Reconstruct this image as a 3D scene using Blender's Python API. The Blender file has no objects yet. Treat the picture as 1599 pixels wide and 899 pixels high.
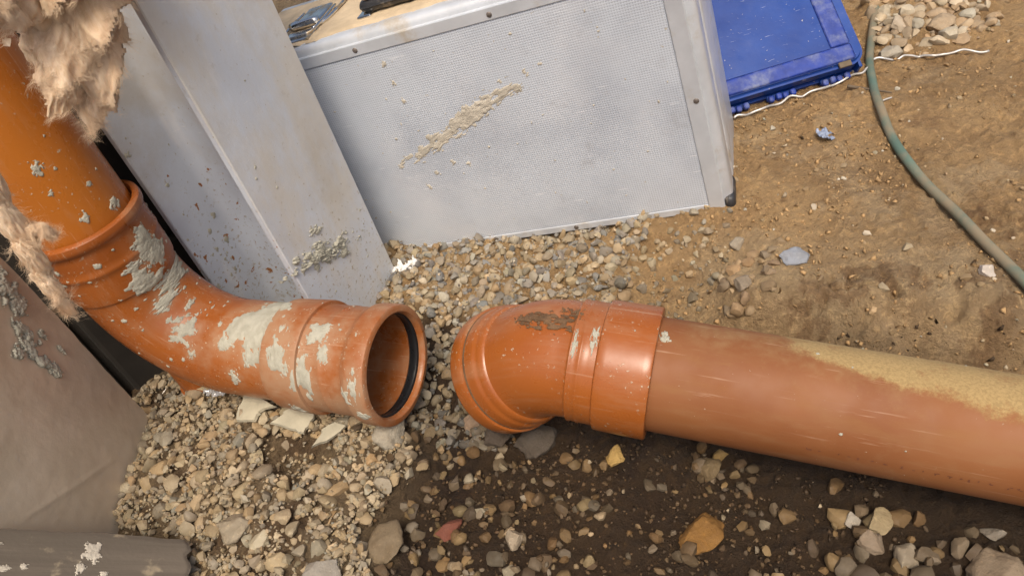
import bpy, bmesh, math, random
import numpy as np
from mathutils import Vector, Matrix

rng = np.random.default_rng(7)
random.seed(7)
SC = bpy.context.scene
C = SC.collection

# ------------------------------------------------------------------ camera
cam_d = bpy.data.cameras.new('camera')
cam = bpy.data.objects.new('camera', cam_d); C.objects.link(cam)
cam_d.sensor_width = 36.0
cam_d.lens = 36.0 * 1155.0 / 1599.0
cam_d.clip_start = 0.01
cam_d.clip_end = 500
cx, cy, cz = (0.9524, -0.2013, -0.2288), (0.3048, 0.6292, 0.7150), (0.0, -0.7507, 0.6606)
cam.matrix_world = Matrix(((cx[0], cy[0], cz[0], 0), (cx[1], cy[1], cz[1], 0),
                           (cx[2], cy[2], cz[2], 0.64), (0, 0, 0, 1)))
SC.camera = cam

# ------------------------------------------------------------------ light
SUN_EL, SUN_AZ = 61.0, 184.0      # azimuth clockwise from +Y
world = bpy.data.worlds.new('World'); SC.world = world; world.use_nodes = True
wn = world.node_tree.nodes; wl = world.node_tree.links
sky = wn.new('ShaderNodeTexSky'); sky.sky_type = 'NISHITA'; sky.sun_disc = False
sky.sun_elevation = math.radians(SUN_EL); sky.sun_rotation = math.radians(SUN_AZ)
sky.air_density = 1.0; sky.dust_density = 6.0; sky.ozone_density = 0.3
wl.new(sky.outputs[0], wn['Background'].inputs[0]); wn['Background'].inputs[1].default_value = 0.078
sun_d = bpy.data.lights.new('sun', 'SUN'); sun_d.energy = 1.5; sun_d.angle = math.radians(22)
sun_d.color = (1.0, 0.90, 0.76)
sun = bpy.data.objects.new('sun', sun_d); C.objects.link(sun)
el, az = math.radians(SUN_EL), math.radians(SUN_AZ)
sdir = Vector((math.sin(az) * math.cos(el), math.cos(az) * math.cos(el), math.sin(el)))
sun.rotation_euler = sdir.to_track_quat('Z', 'Y').to_euler()
sun.location = sdir * 5
SC.view_settings.view_transform = 'Standard'; SC.view_settings.look = 'None'
SC.view_settings.gamma = 1.0; SC.view_settings.exposure = 0.74
SC.cycles.use_denoising = True
SC.cycles.max_bounces = 6

# ------------------------------------------------------------------ noise (numpy)
def _hash(ix, iy, iz, seed):
    h = (ix * 374761393 + iy * 668265263 + iz * 2147483647 + seed * 1274126177) & 0xFFFFFFFF
    h = ((h ^ (h >> 13)) * 1274126177) & 0xFFFFFFFF
    return ((h ^ (h >> 16)) & 0xFFFFFF) / float(0xFFFFFF)

def vnoise(x, y, z=0.0, seed=0):
    x = np.asarray(x, float); y = np.asarray(y, float); z = np.zeros_like(x) + z
    ix, iy, iz = np.floor(x).astype(np.int64), np.floor(y).astype(np.int64), np.floor(z).astype(np.int64)
    fx, fy, fz = x - ix, y - iy, z - iz
    fx, fy, fz = (f * f * f * (f * (f * 6 - 15) + 10) for f in (fx, fy, fz))
    r = 0
    for dx in (0, 1):
        for dy in (0, 1):
            for dz in (0, 1):
                wgt = (fx if dx else 1 - fx) * (fy if dy else 1 - fy) * (fz if dz else 1 - fz)
                r = r + wgt * _hash(ix + dx, iy + dy, iz + dz, seed)
    return r * 2 - 1

def fbm(x, y, z=0.0, seed=0, octv=4, gain=0.5):
    r, a, f, t = 0, 1.0, 1.0, 0
    for o in range(octv):
        r = r + a * vnoise(np.asarray(x) * f, np.asarray(y) * f, np.asarray(z) * f, seed + o * 17)
        t += a; a *= gain; f *= 2.03
    return r / t

def sstep(a, b, x):
    t = np.clip((np.asarray(x, float) - a) / (b - a), 0, 1)
    return t * t * (3 - 2 * t)

# ------------------------------------------------------------------ object helpers
def mesh_obj(name, verts, faces, mat, parent=None, smooth=True, attrs=None):
    me = bpy.data.meshes.new(name)
    verts = np.asarray(verts, np.float32)
    if isinstance(faces, np.ndarray):
        n, k = faces.shape
        me.vertices.add(len(verts)); me.vertices.foreach_set('co', verts.ravel())
        me.loops.add(n * k); me.loops.foreach_set('vertex_index', faces.astype(np.int32).ravel())
        me.polygons.add(n)
        me.polygons.foreach_set('loop_start', np.arange(0, n * k, k, dtype=np.int32))
        me.update(calc_edges=True)
    else:
        me.from_pydata([tuple(map(float, v)) for v in verts], [], faces)
    me.validate()
    if smooth:
        me.polygons.foreach_set('use_smooth', np.ones(len(me.polygons), bool))
    for an, (kind, data) in (attrs or {}).items():
        a = me.attributes.new(an, kind, 'POINT')
        if kind == 'FLOAT_COLOR':
            d = np.ones((len(verts), 4), np.float32); d[:, :3] = data
            a.data.foreach_set('color', d.ravel())
        elif kind == 'FLOAT_VECTOR':
            a.data.foreach_set('vector', np.asarray(data, np.float32).ravel())
        else:
            a.data.foreach_set('value', np.asarray(data, np.float32))
    me.materials.append(mat)
    o = bpy.data.objects.new(name, me); C.objects.link(o)
    if parent is not None:
        o.parent = parent
    return o

def bm_obj(name, bm, mat, parent=None, smooth=False):
    me = bpy.data.meshes.new(name)
    bmesh.ops.recalc_face_normals(bm, faces=bm.faces)
    bm.to_mesh(me); bm.free()
    if smooth:
        me.polygons.foreach_set('use_smooth', np.ones(len(me.polygons), bool))
    me.materials.append(mat)
    o = bpy.data.objects.new(name, me); C.objects.link(o)
    if parent is not None:
        o.parent = parent
    return o

def rbox(lo, hi, bev=0.002, seg=2):
    bm = bmesh.new(); bmesh.ops.create_cube(bm, size=1)
    lo, hi = Vector(lo), Vector(hi)
    for v in bm.verts:
        v.co = Vector((lo[i] + (v.co[i] + .5) * (hi[i] - lo[i]) for i in range(3)))
    if bev:
        bmesh.ops.bevel(bm, geom=list(bm.edges), offset=bev, segments=seg, profile=.5, affect='EDGES')
    return bm

def thing(name, label, cat, loc=(0, 0, 0), group=None, mat=None):
    o = bpy.data.objects.new(name, None); C.objects.link(o)
    o.empty_display_size = .05
    if mat is not None:
        o.matrix_world = mat
    else:
        o.location = loc
    return tag(o, label, cat, group)

def tag(o, label=None, cat=None, group=None, kind=None):
    if label: o['label'] = label
    if cat: o['category'] = cat
    if group: o['group'] = group
    if kind: o['kind'] = kind
    return o

def tube_mesh(pts, rad, seg=12, cap=True):
    """swept tube along a smooth 3D polyline; rad scalar or per point"""
    pts = np.asarray(pts, float); n = len(pts)
    rad = np.zeros(n) + rad
    t = np.gradient(pts, axis=0); t /= np.linalg.norm(t, axis=1)[:, None]
    u = np.cross(t[0], [0, 0, 1.]);
    if np.linalg.norm(u) < .1: u = np.cross(t[0], [1., 0, 0])
    V_, F_ = [], []
    for i in range(n):
        u = u - (u @ t[i]) * t[i]; u /= np.linalg.norm(u); v = np.cross(t[i], u)
        for k in range(seg):
            a = 2 * math.pi * k / seg
            V_.append(pts[i] + rad[i] * (math.cos(a) * u + math.sin(a) * v))
    for i in range(n - 1):
        for k in range(seg):
            k2 = (k + 1) % seg
            F_.append((i * seg + k, i * seg + k2, (i + 1) * seg + k2, (i + 1) * seg + k))
    if cap:
        F_.append(tuple(range(seg - 1, -1, -1))); F_.append(tuple((n - 1) * seg + k for k in range(seg)))
    return V_, F_

def catmull(P, sub=8):
    P = np.asarray(P, float); Q = np.vstack([2 * P[0] - P[1], P, 2 * P[-1] - P[-2]]); out = []
    for i in range(1, len(Q) - 2):
        for k in range(sub):
            t = k / sub
            out.append(.5 * ((2 * Q[i]) + (Q[i + 1] - Q[i - 1]) * t + (2 * Q[i - 1] - 5 * Q[i] + 4 * Q[i + 1] - Q[i + 2]) * t * t
                             + (3 * Q[i] - Q[i - 1] - 3 * Q[i + 1] + Q[i + 2]) * t ** 3))
    out.append(Q[-2]); return np.array(out)

# ------------------------------------------------------------------ materials
class M:
    """small node-tree writer"""
    def __init__(s, name):
        s.m = bpy.data.materials.new(name); s.m.use_nodes = True
        s.nt = s.m.node_tree; s.n = s.nt.nodes; s.l = s.nt.links
        s.b = s.n['Principled BSDF']
        s.co = s.n.new('ShaderNodeTexCoord').outputs['Object']
    def set(s, **k):
        for key, v in k.items():
            i = s.b.inputs[key.replace('_', ' ')]
            if hasattr(v, 'is_linked') or isinstance(v, bpy.types.NodeSocket): s.l.new(v, i)
            else: i.default_value = v if not (isinstance(v, tuple) and len(v) == 3) else (*v, 1)
        return s
    def link(s, v, i):
        if isinstance(v, bpy.types.NodeSocket): s.l.new(v, i)
        elif isinstance(v, tuple) and len(v) == 3 and i.type == 'RGBA': i.default_value = (*v, 1)
        else: i.default_value = v
    def noise(s, scale, detail=4, rough=.55, vec=None, dist=0.0, out=0):
        t = s.n.new('ShaderNodeTexNoise'); t.inputs['Scale'].default_value = scale
        t.inputs['Detail'].default_value = detail; t.inputs['Roughness'].default_value = rough
        t.inputs['Distortion'].default_value = dist
        s.l.new(vec or s.co, t.inputs['Vector']); return t.outputs[out]
    def voro(s, scale, vec=None, feat='F1', out='Distance'):
        t = s.n.new('ShaderNodeTexVoronoi'); t.feature = feat; t.inputs['Scale'].default_value = scale
        s.l.new(vec or s.co, t.inputs['Vector']); return t.outputs[out]
    def mapv(s, scale=(1, 1, 1), loc=(0, 0, 0), rot=(0, 0, 0)):
        t = s.n.new('ShaderNodeMapping'); t.inputs['Scale'].default_value = scale
        t.inputs['Location'].default_value = loc; t.inputs['Rotation'].default_value = rot
        s.l.new(s.co, t.inputs['Vector']); return t.outputs[0]
    def ramp(s, v, a, b, lo=0.0, hi=1.0):
        t = s.n.new('ShaderNodeMapRange'); t.interpolation_type = 'SMOOTHSTEP'
        s.link(v, t.inputs['Value'])
        for k, x in zip(('From Min', 'From Max', 'To Min', 'To Max'), (a, b, lo, hi)): t.inputs[k].default_value = x
        return t.outputs[0]
    def math(s, op, a, b=0.0, c=0.0):
        t = s.n.new('ShaderNodeMath'); t.operation = op
        s.link(a, t.inputs[0]); s.link(b, t.inputs[1]); s.link(c, t.inputs[2]); return t.outputs[0]
    def mix(s, f, a, b, mode='MIX'):
        t = s.n.new('ShaderNodeMix'); t.data_type = 'RGBA'; t.blend_type = mode; t.clamp_factor = True
        s.link(f, t.inputs[0]); s.link(a, t.inputs[6]); s.link(b, t.inputs[7]); return t.outputs[2]
    def attr(s, name, out='Color'):
        t = s.n.new('ShaderNodeAttribute'); t.attribute_name = name; return t.outputs[out]
    def sep(s, v):
        t = s.n.new('ShaderNodeSeparateXYZ'); s.l.new(v, t.inputs[0]); return t.outputs
    def bump(s, h, strength=.3, dist=.001, nrm=None):
        t = s.n.new('ShaderNodeBump'); t.inputs['Strength'].default_value = strength
        t.inputs['Distance'].default_value = dist; s.l.new(h, t.inputs['Height'])
        if nrm: s.l.new(nrm, t.inputs['Normal'])
        s.l.new(t.outputs[0], s.b.inputs['Normal']); return t.outputs[0]

def mat_pvc(name, base, deep, dustcol, dust_lo, dust_hi, speck=.63, rough=.22, scr_amt=.35, sand=None):
    m = M(name)
    cyl = m.attr('cyl', 'Vector')                      # (length along the pipe, and the two radial coordinates)
    def mp(sc):
        t = m.n.new('ShaderNodeMapping'); t.inputs['Scale'].default_value = sc; m.l.new(cyl, t.inputs['Vector']); return t.outputs[0]
    ob = m.mix(m.ramp(m.noise(9, 3), .35, .7), base, deep)
    d = m.attr('dust', 'Fac')
    f = m.math('ADD', d, m.math('MULTIPLY', m.math('SUBTRACT', m.noise(55, 8, .7), .5), 1.1))
    film = m.ramp(f, dust_lo, dust_hi, 0, .85)
    sp = m.ramp(m.noise(260, 3, .6), speck, speck + .05)
    sp = m.math('MULTIPLY', sp, m.ramp(m.noise(22, 2), .42, .62))
    scr = m.ramp(m.noise(1.0, 5, .6, mp((14, 330, 330))), .60, .68, 0, scr_amt)        # drag marks along the length
    scr = m.math('MULTIPLY', scr, m.ramp(m.noise(1.0, 4, .6, mp((7, 22, 22))), .40, .62))
    rub = m.ramp(m.noise(1.0, 6, .65, mp((10, 42, 42))), .48, .70, 0, .45)             # dull rubbed patches
    c = m.mix(rub, ob, m.mix(.5, ob, dustcol))
    c = m.mix(film, c, dustcol)
    c = m.mix(scr, c, (.62, .43, .29))
    c = m.mix(m.math('MULTIPLY', sp, .8), c, (.50, .43, .32))
    r = m.math('ADD', m.math('MULTIPLY', film, .40), m.ramp(m.noise(30, 4), .3, .8, rough, rough + .18))
    r = m.math('ADD', r, m.math('MULTIPLY', rub, .35))
    h = m.math('ADD', m.math('MULTIPLY', sp, .8), m.math('MULTIPLY', m.noise(120, 4), .25))
    if sand:
        g = m.math('ADD', m.attr('sand', 'Fac'), m.math('MULTIPLY', m.math('SUBTRACT', m.noise(26, 10, .8), .5), 2.0))
        sf = m.ramp(g, .36, .80, 0, .92)
        grain = m.noise(420, 4, .7)
        c = m.mix(sf, c, m.mix(m.ramp(grain, .35, .65), tuple(x * .72 for x in sand), sand))
        r = m.math('ADD', r, m.math('MULTIPLY', sf, .6)); h = m.math('ADD', h, m.math('MULTIPLY', sf, m.math('ADD', .6, m.math('MULTIPLY', grain, 1.2))))
    m.set(Base_Color=c, Roughness=m.math('MINIMUM', r, 1.0))
    m.bump(h, .35, .0007)
    return m.m

ORANGE = mat_pvc('orange_pvc', (.345, .100, .0185), (.295, .080, .0155), (.39, .235, .135), .36, 1.0)
ORANGE_L = mat_pvc('orange_pvc_riser', (.46, .148, .020), (.40, .122, .018), (.46, .28, .155), .45, 1.0)
PIPE_R = mat_pvc('orange_pvc_dusty', (.262, .098, .031), (.222, .075, .021), (.32, .195, .09), .45, 1.1, speck=.70, rough=.58, scr_amt=.30, sand=(.44, .31, .135))

def mat_mortar():
    m = M('dried_mortar')
    c = m.mix(m.ramp(m.noise(90, 5), .3, .7), (.47, .45, .365), (.38, .36, .285))
    m.set(Base_Color=c, Roughness=.95)
    m.bump(m.noise(300, 6, .75), .8, .0012)
    return m.m
MORTAR = mat_mortar()

def mat_simple(name, col, rough=.5, metal=0.0, var=.25, nscale=30, bump=0.0, bscale=200, dust=None, dthr=(.5, .7), spec=.5):
    m = M(name)
    c = m.mix(m.ramp(m.noise(nscale, 5), .25, .75), tuple(x * (1 - var) for x in col), tuple(min(1, x * (1 + var * .6)) for x in col))
    r = m.ramp(m.noise(nscale * 1.7, 4), .2, .8, max(.02, rough - .1), min(1, rough + .1))
    if dust:
        f = m.ramp(m.noise(nscale * .6, 7, .65), dthr[0], dthr[1])
        c = m.mix(f, c, dust); r = m.math('ADD', r, m.math('MULTIPLY', f, .4))
    m.set(Base_Color=c, Roughness=r, Metallic=metal)
    m.b.inputs['Specular IOR Level'].default_value = spec
    if bump: m.bump(m.noise(bscale, 5, .6), bump, .001)
    return m.m

def mat_soil():
    m = M('soil')
    col = m.attr('Col')
    n1 = m.noise(14, 8, .65); n2 = m.noise(110, 8, .75); n3 = m.noise(460, 4, .7)
    c = m.mix(m.ramp(n1, .3, .72, 0, .7), col, m.mix(1.0, col, (.58, .50, .42), 'MULTIPLY'))
    c = m.mix(m.ramp(n2, .48, .68, 0, .7), c, m.mix(1.0, col, (1.5, 1.45, 1.36), 'MULTIPLY'))
    c = m.mix(m.ramp(n2, .45, .30, 0, .6), c, m.mix(1.0, col, (.55, .48, .40), 'MULTIPLY'))
    c = m.mix(m.ramp(n3, .70, .76, 0, .35), c, (.46, .37, .24))
    c = m.mix(m.ramp(m.noise(38, 6, .7), .60, .70, 0, .75), c, m.mix(1.0, col, (.42, .34, .27), 'MULTIPLY'))
    wet = m.attr('wet', 'Fac')
    m.set(Base_Color=c, Roughness=m.ramp(wet, 0, 1, .95, .62))
    h = m.math('ADD', m.math('MULTIPLY', n2, 1.6), m.math('MULTIPLY', n3, .6))
    h = m.math('ADD', h, m.math('MULTIPLY', m.noise(42, 7, .7), 2.0))
    m.bump(h, 1.0, .006)
    return m.m
SOIL = mat_soil()

def mat_stone():
    m = M('stone')
    col = m.attr('Col')
    c = m.mix(m.ramp(m.noise(70, 5, .6), .3, .75, 0, .55), col, m.mix(1.0, col, (.62, .56, .48), 'MULTIPLY'))
    c = m.mix(m.ramp(m.noise(220, 4), .6, .72, 0, .35), c, m.mix(1.0, col, (1.4, 1.35, 1.25), 'MULTIPLY'))
    m.set(Base_Color=c, Roughness=m.ramp(m.noise(40, 3), .3, .7, .6, .9))
    m.bump(m.noise(300, 5, .6), .35, .001)
    return m.m
STONE = mat_stone()

def mat_stone_obj(name, k):
    m = M(name)
    t = m.n.new('ShaderNodeObjectInfo'); col = t.outputs['Color']
    off = m.n.new('ShaderNodeVectorMath'); off.operation = 'ADD'; m.l.new(m.co, off.inputs[0])
    cmb = m.n.new('ShaderNodeCombineXYZ'); m.l.new(m.math('MULTIPLY', t.outputs['Random'], 37.0), cmb.inputs[0]); m.l.new(cmb.outputs[0], off.inputs[1]); v = off.outputs[0]
    c = m.mix(m.ramp(m.noise(1.3 * k, 6, .65, v), .32, .72, 0, .6), col, m.mix(1.0, col, (.70, .64, .56), 'MULTIPLY'))
    c = m.mix(m.ramp(m.noise(4.5 * k, 5, .6, v), .56, .70, 0, .5), c, m.mix(1.0, col, (1.45, 1.38, 1.25), 'MULTIPLY'))
    c = m.mix(m.ramp(m.noise(9 * k, 3, .6, v), .70, .76, 0, .4), c, (.14, .10, .065))
    m.set(Base_Color=c, Roughness=m.ramp(m.noise(2 * k, 3, .5, v), .3, .7, .65, .92))
    m.bump(m.noise(5 * k if k < 5 else 2.2 * k, 8, .72, v), .9 if k > 5 else .6, .0030 if k > 5 else .0008)
    return m.m
STONE1 = mat_stone_obj('single_stone', 1.0)
ROCKM = mat_stone_obj('single_rock', 60.0)

def mat_steel():
    m = M('painted_steel')
    p = m.sep(m.co)
    c = m.mix(m.ramp(m.noise(10, 6), .3, .7), (.60, .65, .725), (.53, .57, .64))
    outer = m.ramp(p[1], .0005, .003, 1.0, 0.0)                     # the outer face carries a film of dried dirt
    film = m.math('MULTIPLY', outer, m.ramp(m.noise(9, 8, .68, m.mapv((1, 1, .45))), .38, .60, .15, 1.0))
    c = m.mix(film, c, m.mix(m.noise(30, 5), (.64, .61, .56), (.52, .49, .44)))
    sm = m.ramp(m.noise(16, 6, .6, m.mapv((1, 1, .35))), .58, .74, 0, .6)
    c = m.mix(sm, c, (.72, .71, .70))
    scr = m.ramp(m.noise(40, 4, .6, m.mapv((1, 1, 9), rot=(0, .9, 0))), .67, .71, 0, .45)
    c = m.mix(scr, c, (.80, .79, .77))
    c = m.mix(m.ramp(m.noise(5, 6, .65, m.mapv(loc=(.4, .2, .9))), .50, .72, 0, .6), c, (.44, .39, .32))
    c = m.mix(m.ramp(m.noise(70, 6, .7), .58, .70, 0, .4), c, (.42, .39, .34))
    low = m.ramp(p[2], .05, .30, .08, 0.0)
    sp = m.ramp(m.math('ADD', m.noise(190, 4, .65), low), .66, .70)
    c = m.mix(m.math('MULTIPLY', sp, .75), c, (.34, .27, .17))
    inner = m.math('SUBTRACT', 1.0, outer)
    rs = m.math('MULTIPLY', inner, m.ramp(m.math('ADD', m.noise(95, 3, .5), m.math('MULTIPLY', low, .8)), .715, .745))
    c = m.mix(rs, c, (.30, .12, .035))
    m.set(Base_Color=c, Roughness=m.ramp(m.noise(25, 4), .3, .7, .40, .62))
    m.bump(m.math('ADD', m.noise(60, 8, .7), m.math('MULTIPLY', sp, .6)), .45, .0016)
    return m.m
STEEL = mat_steel()

def mat_panel():
    m = M('dimpled_aluminium')
    p = m.sep(m.co)
    k = 2 * math.pi / .0042
    a = m.math('SINE', m.math('MULTIPLY', m.math('ADD', p[0], p[2]), k * .7071))
    b = m.math('SINE', m.math('MULTIPLY', m.math('SUBTRACT', p[0], p[2]), k * .7071))
    d = m.math('MULTIPLY', a, b)
    dot = m.ramp(d, .15, .7)
    c = m.mix(dot, (.66, .71, .78), (.50, .54, .60))
    c = m.mix(m.ramp(m.noise(6, 5, .6, m.mapv(loc=(.7, 0, .3))), .45, .7, 0, .6), c, m.mix(1.0, c, (.68, .69, .72), 'MULTIPLY'))
    st = m.ramp(m.noise(7, 6, .6), .45, .75, 0, .55)
    c = m.mix(st, c, (.74, .75, .78))
    br = m.ramp(m.noise(5, 5, .55, m.mapv(loc=(.31, 0, .12))), .60, .78, 0, .5)
    c = m.mix(br, c, (.50, .42, .31))
    sp = m.ramp(m.noise(150, 4, .6), .69, .73, 0, .8)
    c = m.mix(sp, c, (.52, .47, .38))
    sc_ = m.ramp(m.noise(28, 5, .6, m.mapv((1, 1, 7), rot=(0, .6, 0))), .63, .70, 0, .55)
    c = m.mix(sc_, c, (.86, .88, .92))
    dk = m.ramp(m.noise(16, 7, .7, m.mapv(loc=(.9, 0, .4))), .55, .75, 0, .45)
    c = m.mix(dk, c, (.34, .33, .33))
    m.set(Base_Color=c, Metallic=.15, Roughness=m.ramp(m.noise(12, 4), .3, .7, .38, .55))
    m.bump(m.math('ADD', m.math('MULTIPLY', d, -1.0), m.math('MULTIPLY', m.noise(8, 3), 3.0)), .25, .0006)
    return m.m
PANEL = mat_panel()
ALU = mat_simple('aluminium_extrusion', (.66, .69, .73), .38, .30, .12, 24, .08, 150, dust=(.50, .43, .33), dthr=(.52, .75))
ALU_DUSTY = mat_simple('aluminium_under_dust', (.60, .47, .31), .9, 0, .2, 35, .5, 300)
CHROME = mat_simple('chrome', (.75, .74, .72), .18, 1.0, .1, 40, dust=(.5, .4, .27), dthr=(.5, .62))
BLACK = mat_simple('black_plastic', (.035, .035, .038), .45, 0, .3, 60, .1, 300, dust=(.30, .25, .19), dthr=(.52, .7))
SEAM = mat_simple('dark_seam', (.03, .03, .03), .8)
RUBBER = mat_simple('black_rubber', (.018, .018, .02), .32, 0, .2, 60)
HOSE = mat_simple('grey_green_hose', (.105, .165, .130), .55, 0, .2, 20, .15, 250, dust=(.25, .20, .13), dthr=(.36, .62))
WIRE = mat_simple('zinc_wire', (.62, .60, .56), .4, .5, .2, 50)
TWIG = mat_simple('dry_twig', (.16, .12, .08), .9, 0, .3, 50, .3)
SHEETM = None

def mat_blue():
    m = M('blue_plastic')
    c = m.mix(m.ramp(m.noise(12, 4), .3, .7), (.002, .034, .21), (.004, .052, .28))
    haze = m.ramp(m.noise(11, 7, .65), .5, .85, 0, .16)
    c = m.mix(haze, c, (.28, .30, .42))
    scr = m.ramp(m.noise(70, 3, .6, m.mapv((1, 8, 1), rot=(0, 0, .7))), .68, .72, 0, .5)
    c = m.mix(scr, c, (.35, .38, .55))
    sp = m.ramp(m.noise(200, 3), .70, .74, 0, .8)
    c = m.mix(sp, c, (.48, .44, .40))
    m.set(Base_Color=c, Roughness=m.ramp(m.noise(30, 4), .3, .7, .35, .6))
    m.bump(m.noise(140, 4), .12, .001); return m.m
BLUE = mat_blue()
BLUE_RUB = mat_simple('scuffed_blue_plastic', (.016, .045, .28), .55, 0, .25, 60, .15, 250, dust=(.22, .25, .36), dthr=(.42, .80))

def mat_sheet():
    m = M('foil_faced_sheet')
    c = m.mix(m.ramp(m.noise(9, 7, .6), .3, .7), (.70, .61, .48), (.58, .50, .38))
    c = m.mix(m.ramp(m.noise(4, 6, .6), .45, .72, 0, .45), c, (.34, .27, .19))
    c = m.mix(m.ramp(m.noise(130, 5, .65), .58, .72, 0, .6), c, (.60, .54, .47))
    c = m.mix(m.ramp(m.noise(50, 4, .6, m.mapv((1, 1, 8), rot=(.8, 0, 0))), .66, .71, 0, .5), c, (.66, .60, .53))
    m.set(Base_Color=c, Metallic=.2, Roughness=m.ramp(m.noise(20, 4), .3, .7, .36, .55))
    cr = m.math('ABSOLUTE', m.math('SUBTRACT', m.noise(5, 2, .4, dist=.6), .5))
    cr = m.ramp(cr, 0, .035, 1, 0)
    m.bump(m.math('ADD', m.math('MULTIPLY', cr, .15), m.noise(110, 7, .7)), .35, .0012); return m.m
SHEETM = mat_sheet()

def mat_wood():
    m = M('weathered_timber')
    g = m.noise(60, 6, .6, m.mapv((.06, 1, 1)), .4)
    c = m.mix(m.ramp(g, .3, .7), (.115, .096, .074), (.18, .150, .116))
    c = m.mix(m.ramp(m.noise(40, 5), .6, .72, 0, .7), c, (.40, .33, .22))
    m.set(Base_Color=c, Roughness=.9); m.bump(m.math('ADD', g, m.math('MULTIPLY', m.noise(260, 4), .4)), .5, .0015); return m.m
WOOD = mat_wood()

def mat_wool():
    m = M('mineral_wool')
    st = m.noise(70, 6, .65, m.mapv((1, 1, .16)), 1.6)
    c = m.mix(m.ramp(st, .3, .7), (.66, .45, .275), (.84, .65, .465))
    c = m.mix(m.ramp(m.noise(14, 4), .5, .75, 0, .5), c, (.50, .33, .17))
    m.set(Base_Color=c, Roughness=1.0, Subsurface_Weight=.25, Subsurface_Scale=.01)
    m.b.inputs['Subsurface Radius'].default_value = (1, .7, .45)
    m.bump(m.math('ADD', st, m.math('MULTIPLY', m.noise(300, 5, .7), .35)), .7, .003); return m.m
WOOL = mat_wool()
FIBRE = mat_simple('wool_fibre', (.76, .57, .385), .9, 0, .3, 40)
WALLM = mat_simple('gap_shade_blockwork', (.030, .024, .018), .95, 0, .4, 12, .6, 60)  # near-black base colour stands in for the shade behind the riser
PLASTER = mat_simple('white_plaster', (.80, .79, .76), .9, 0, .1, 60, .5, 300)
FILM = M('clear_film'); FILM.set(Base_Color=(.75, .76, .78), Roughness=.12, Alpha=.45, Metallic=.2); FILM = FILM.m
BLUEBIT = mat_simple('pale_blue_plastic_scrap', (.27, .32, .44), .5, 0, .2, 60, .4, 200)

# ------------------------------------------------------------------ pipe paths
VX, VY = -.4192, .7396
DL = np.array([.8558, -.5173, 0.]); DL /= np.linalg.norm(DL)
ZU = np.array([0, 0, 1.])
def path_left(s):
    if s < .6102:
        return np.array([VX, VY, .8 - s]), -ZU, DL
    if s < .783:
        a = (s - .6102) / .11; c = np.array([VX, VY, .1898]) + DL * .11
        return (c - DL * .11 * math.cos(a) - ZU * .11 * math.sin(a), DL * math.sin(a) - ZU * math.cos(a), DL * math.cos(a) + ZU * math.sin(a))
    return np.array([VX, VY, .0798]) + DL * (.11 + s - .783), DL, ZU
S_END = .9957

TT = np.array([.0168, .5031, .0974]); D1 = np.array([-.8643, .4759, .1625]); D1 /= np.linalg.norm(D1)
MM = np.array([-.0463, .2464, -.9681]); MM -= (MM @ D1) * D1; MM /= np.linalg.norm(MM)
D2 = (D1 + MM) / math.sqrt(2); DR = -D1; RB = .06; TL = RB * math.tan(math.pi / 8); LB = .0841
S1 = LB - TL; S2 = S1 + RB * math.pi / 4; SA1 = S2 + .0886 - TL
_n0 = DR + (DR @ D2) * -D2; _n0 = DR - (DR @ (-D2)) * (-D2); _n0 /= np.linalg.norm(_n0); BN = np.cross(-D2, _n0)
def path_right(s):
    if s < S1: c, t = TT + D2 * (LB - s), -D2
    elif s < S2:
        a = (s - S1) / RB
        c, t = TT + D2 * TL - D2 * RB * math.sin(a) + _n0 * RB * (1 - math.cos(a)), -D2 * math.cos(a) + _n0 * math.sin(a)
    else: c, t = TT + DR * (TL + s - S2), DR
    return c, t, np.cross(BN, t)

def pipe_frames(path, ss):
    Cc, Nn, Bb = [], [], []
    for s in ss:
        c, t, n = path(s); Cc.append(c); Nn.append(n); Bb.append(np.cross(t, n))
    return np.array(Cc), np.array(Nn), np.array(Bb)

def lathe_on(path, prof, name, mat, parent, seg=112, dust=None, dens=.006, sand=None):
    """prof: list of (s, r); sweep the profile round the path. Long spans are subdivided."""
    st = [prof[0]]
    for (s0, r0), (s1, r1) in zip(prof[:-1], prof[1:]):
        k = max(1, int(abs(s1 - s0) / dens))
        for i in range(1, k + 1): st.append((s0 + (s1 - s0) * i / k, r0 + (r1 - r0) * i / k))
    ss = np.array([a for a, _ in st]); rr = np.array([b for _, b in st])
    Cc, Nn, Bb = pipe_frames(path, ss)
    ph = np.linspace(0, 2 * math.pi, seg, endpoint=False)
    P = Cc[:, None] + rr[:, None, None] * (np.cos(ph)[None, :, None] * Nn[:, None] + np.sin(ph)[None, :, None] * Bb[:, None])
    n = len(ss); idx = np.arange(n * seg).reshape(n, seg)
    F = np.stack([idx[:-1], np.roll(idx, -1, 1)[:-1], np.roll(idx, -1, 1)[1:], idx[1:]], -1).reshape(-1, 4)
    D = np.zeros((n, seg)) if dust is None else dust(ss[:, None] + 0 * ph[None], ph[None] + 0 * ss[:, None], P)
    o = mesh_obj(name, P.reshape(-1, 3), F, mat, parent, attrs={'dust': ('FLOAT', D.ravel()), 'cyl': ('FLOAT_VECTOR', np.stack([ss[:, None] + 0 * ph, rr[:, None] * np.cos(ph), rr[:, None] * np.sin(ph)], -1).reshape(-1, 3)),
                        **({'sand': ('FLOAT', sand(ss[:, None] + 0 * ph, ph + 0 * ss[:, None], P).ravel())} if sand else {})})
    # keep the steps of the profile crisp
    try:
        o.data.set_sharp_from_angle(angle=math.radians(38))
    except Exception:
        pass
    return o

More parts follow.
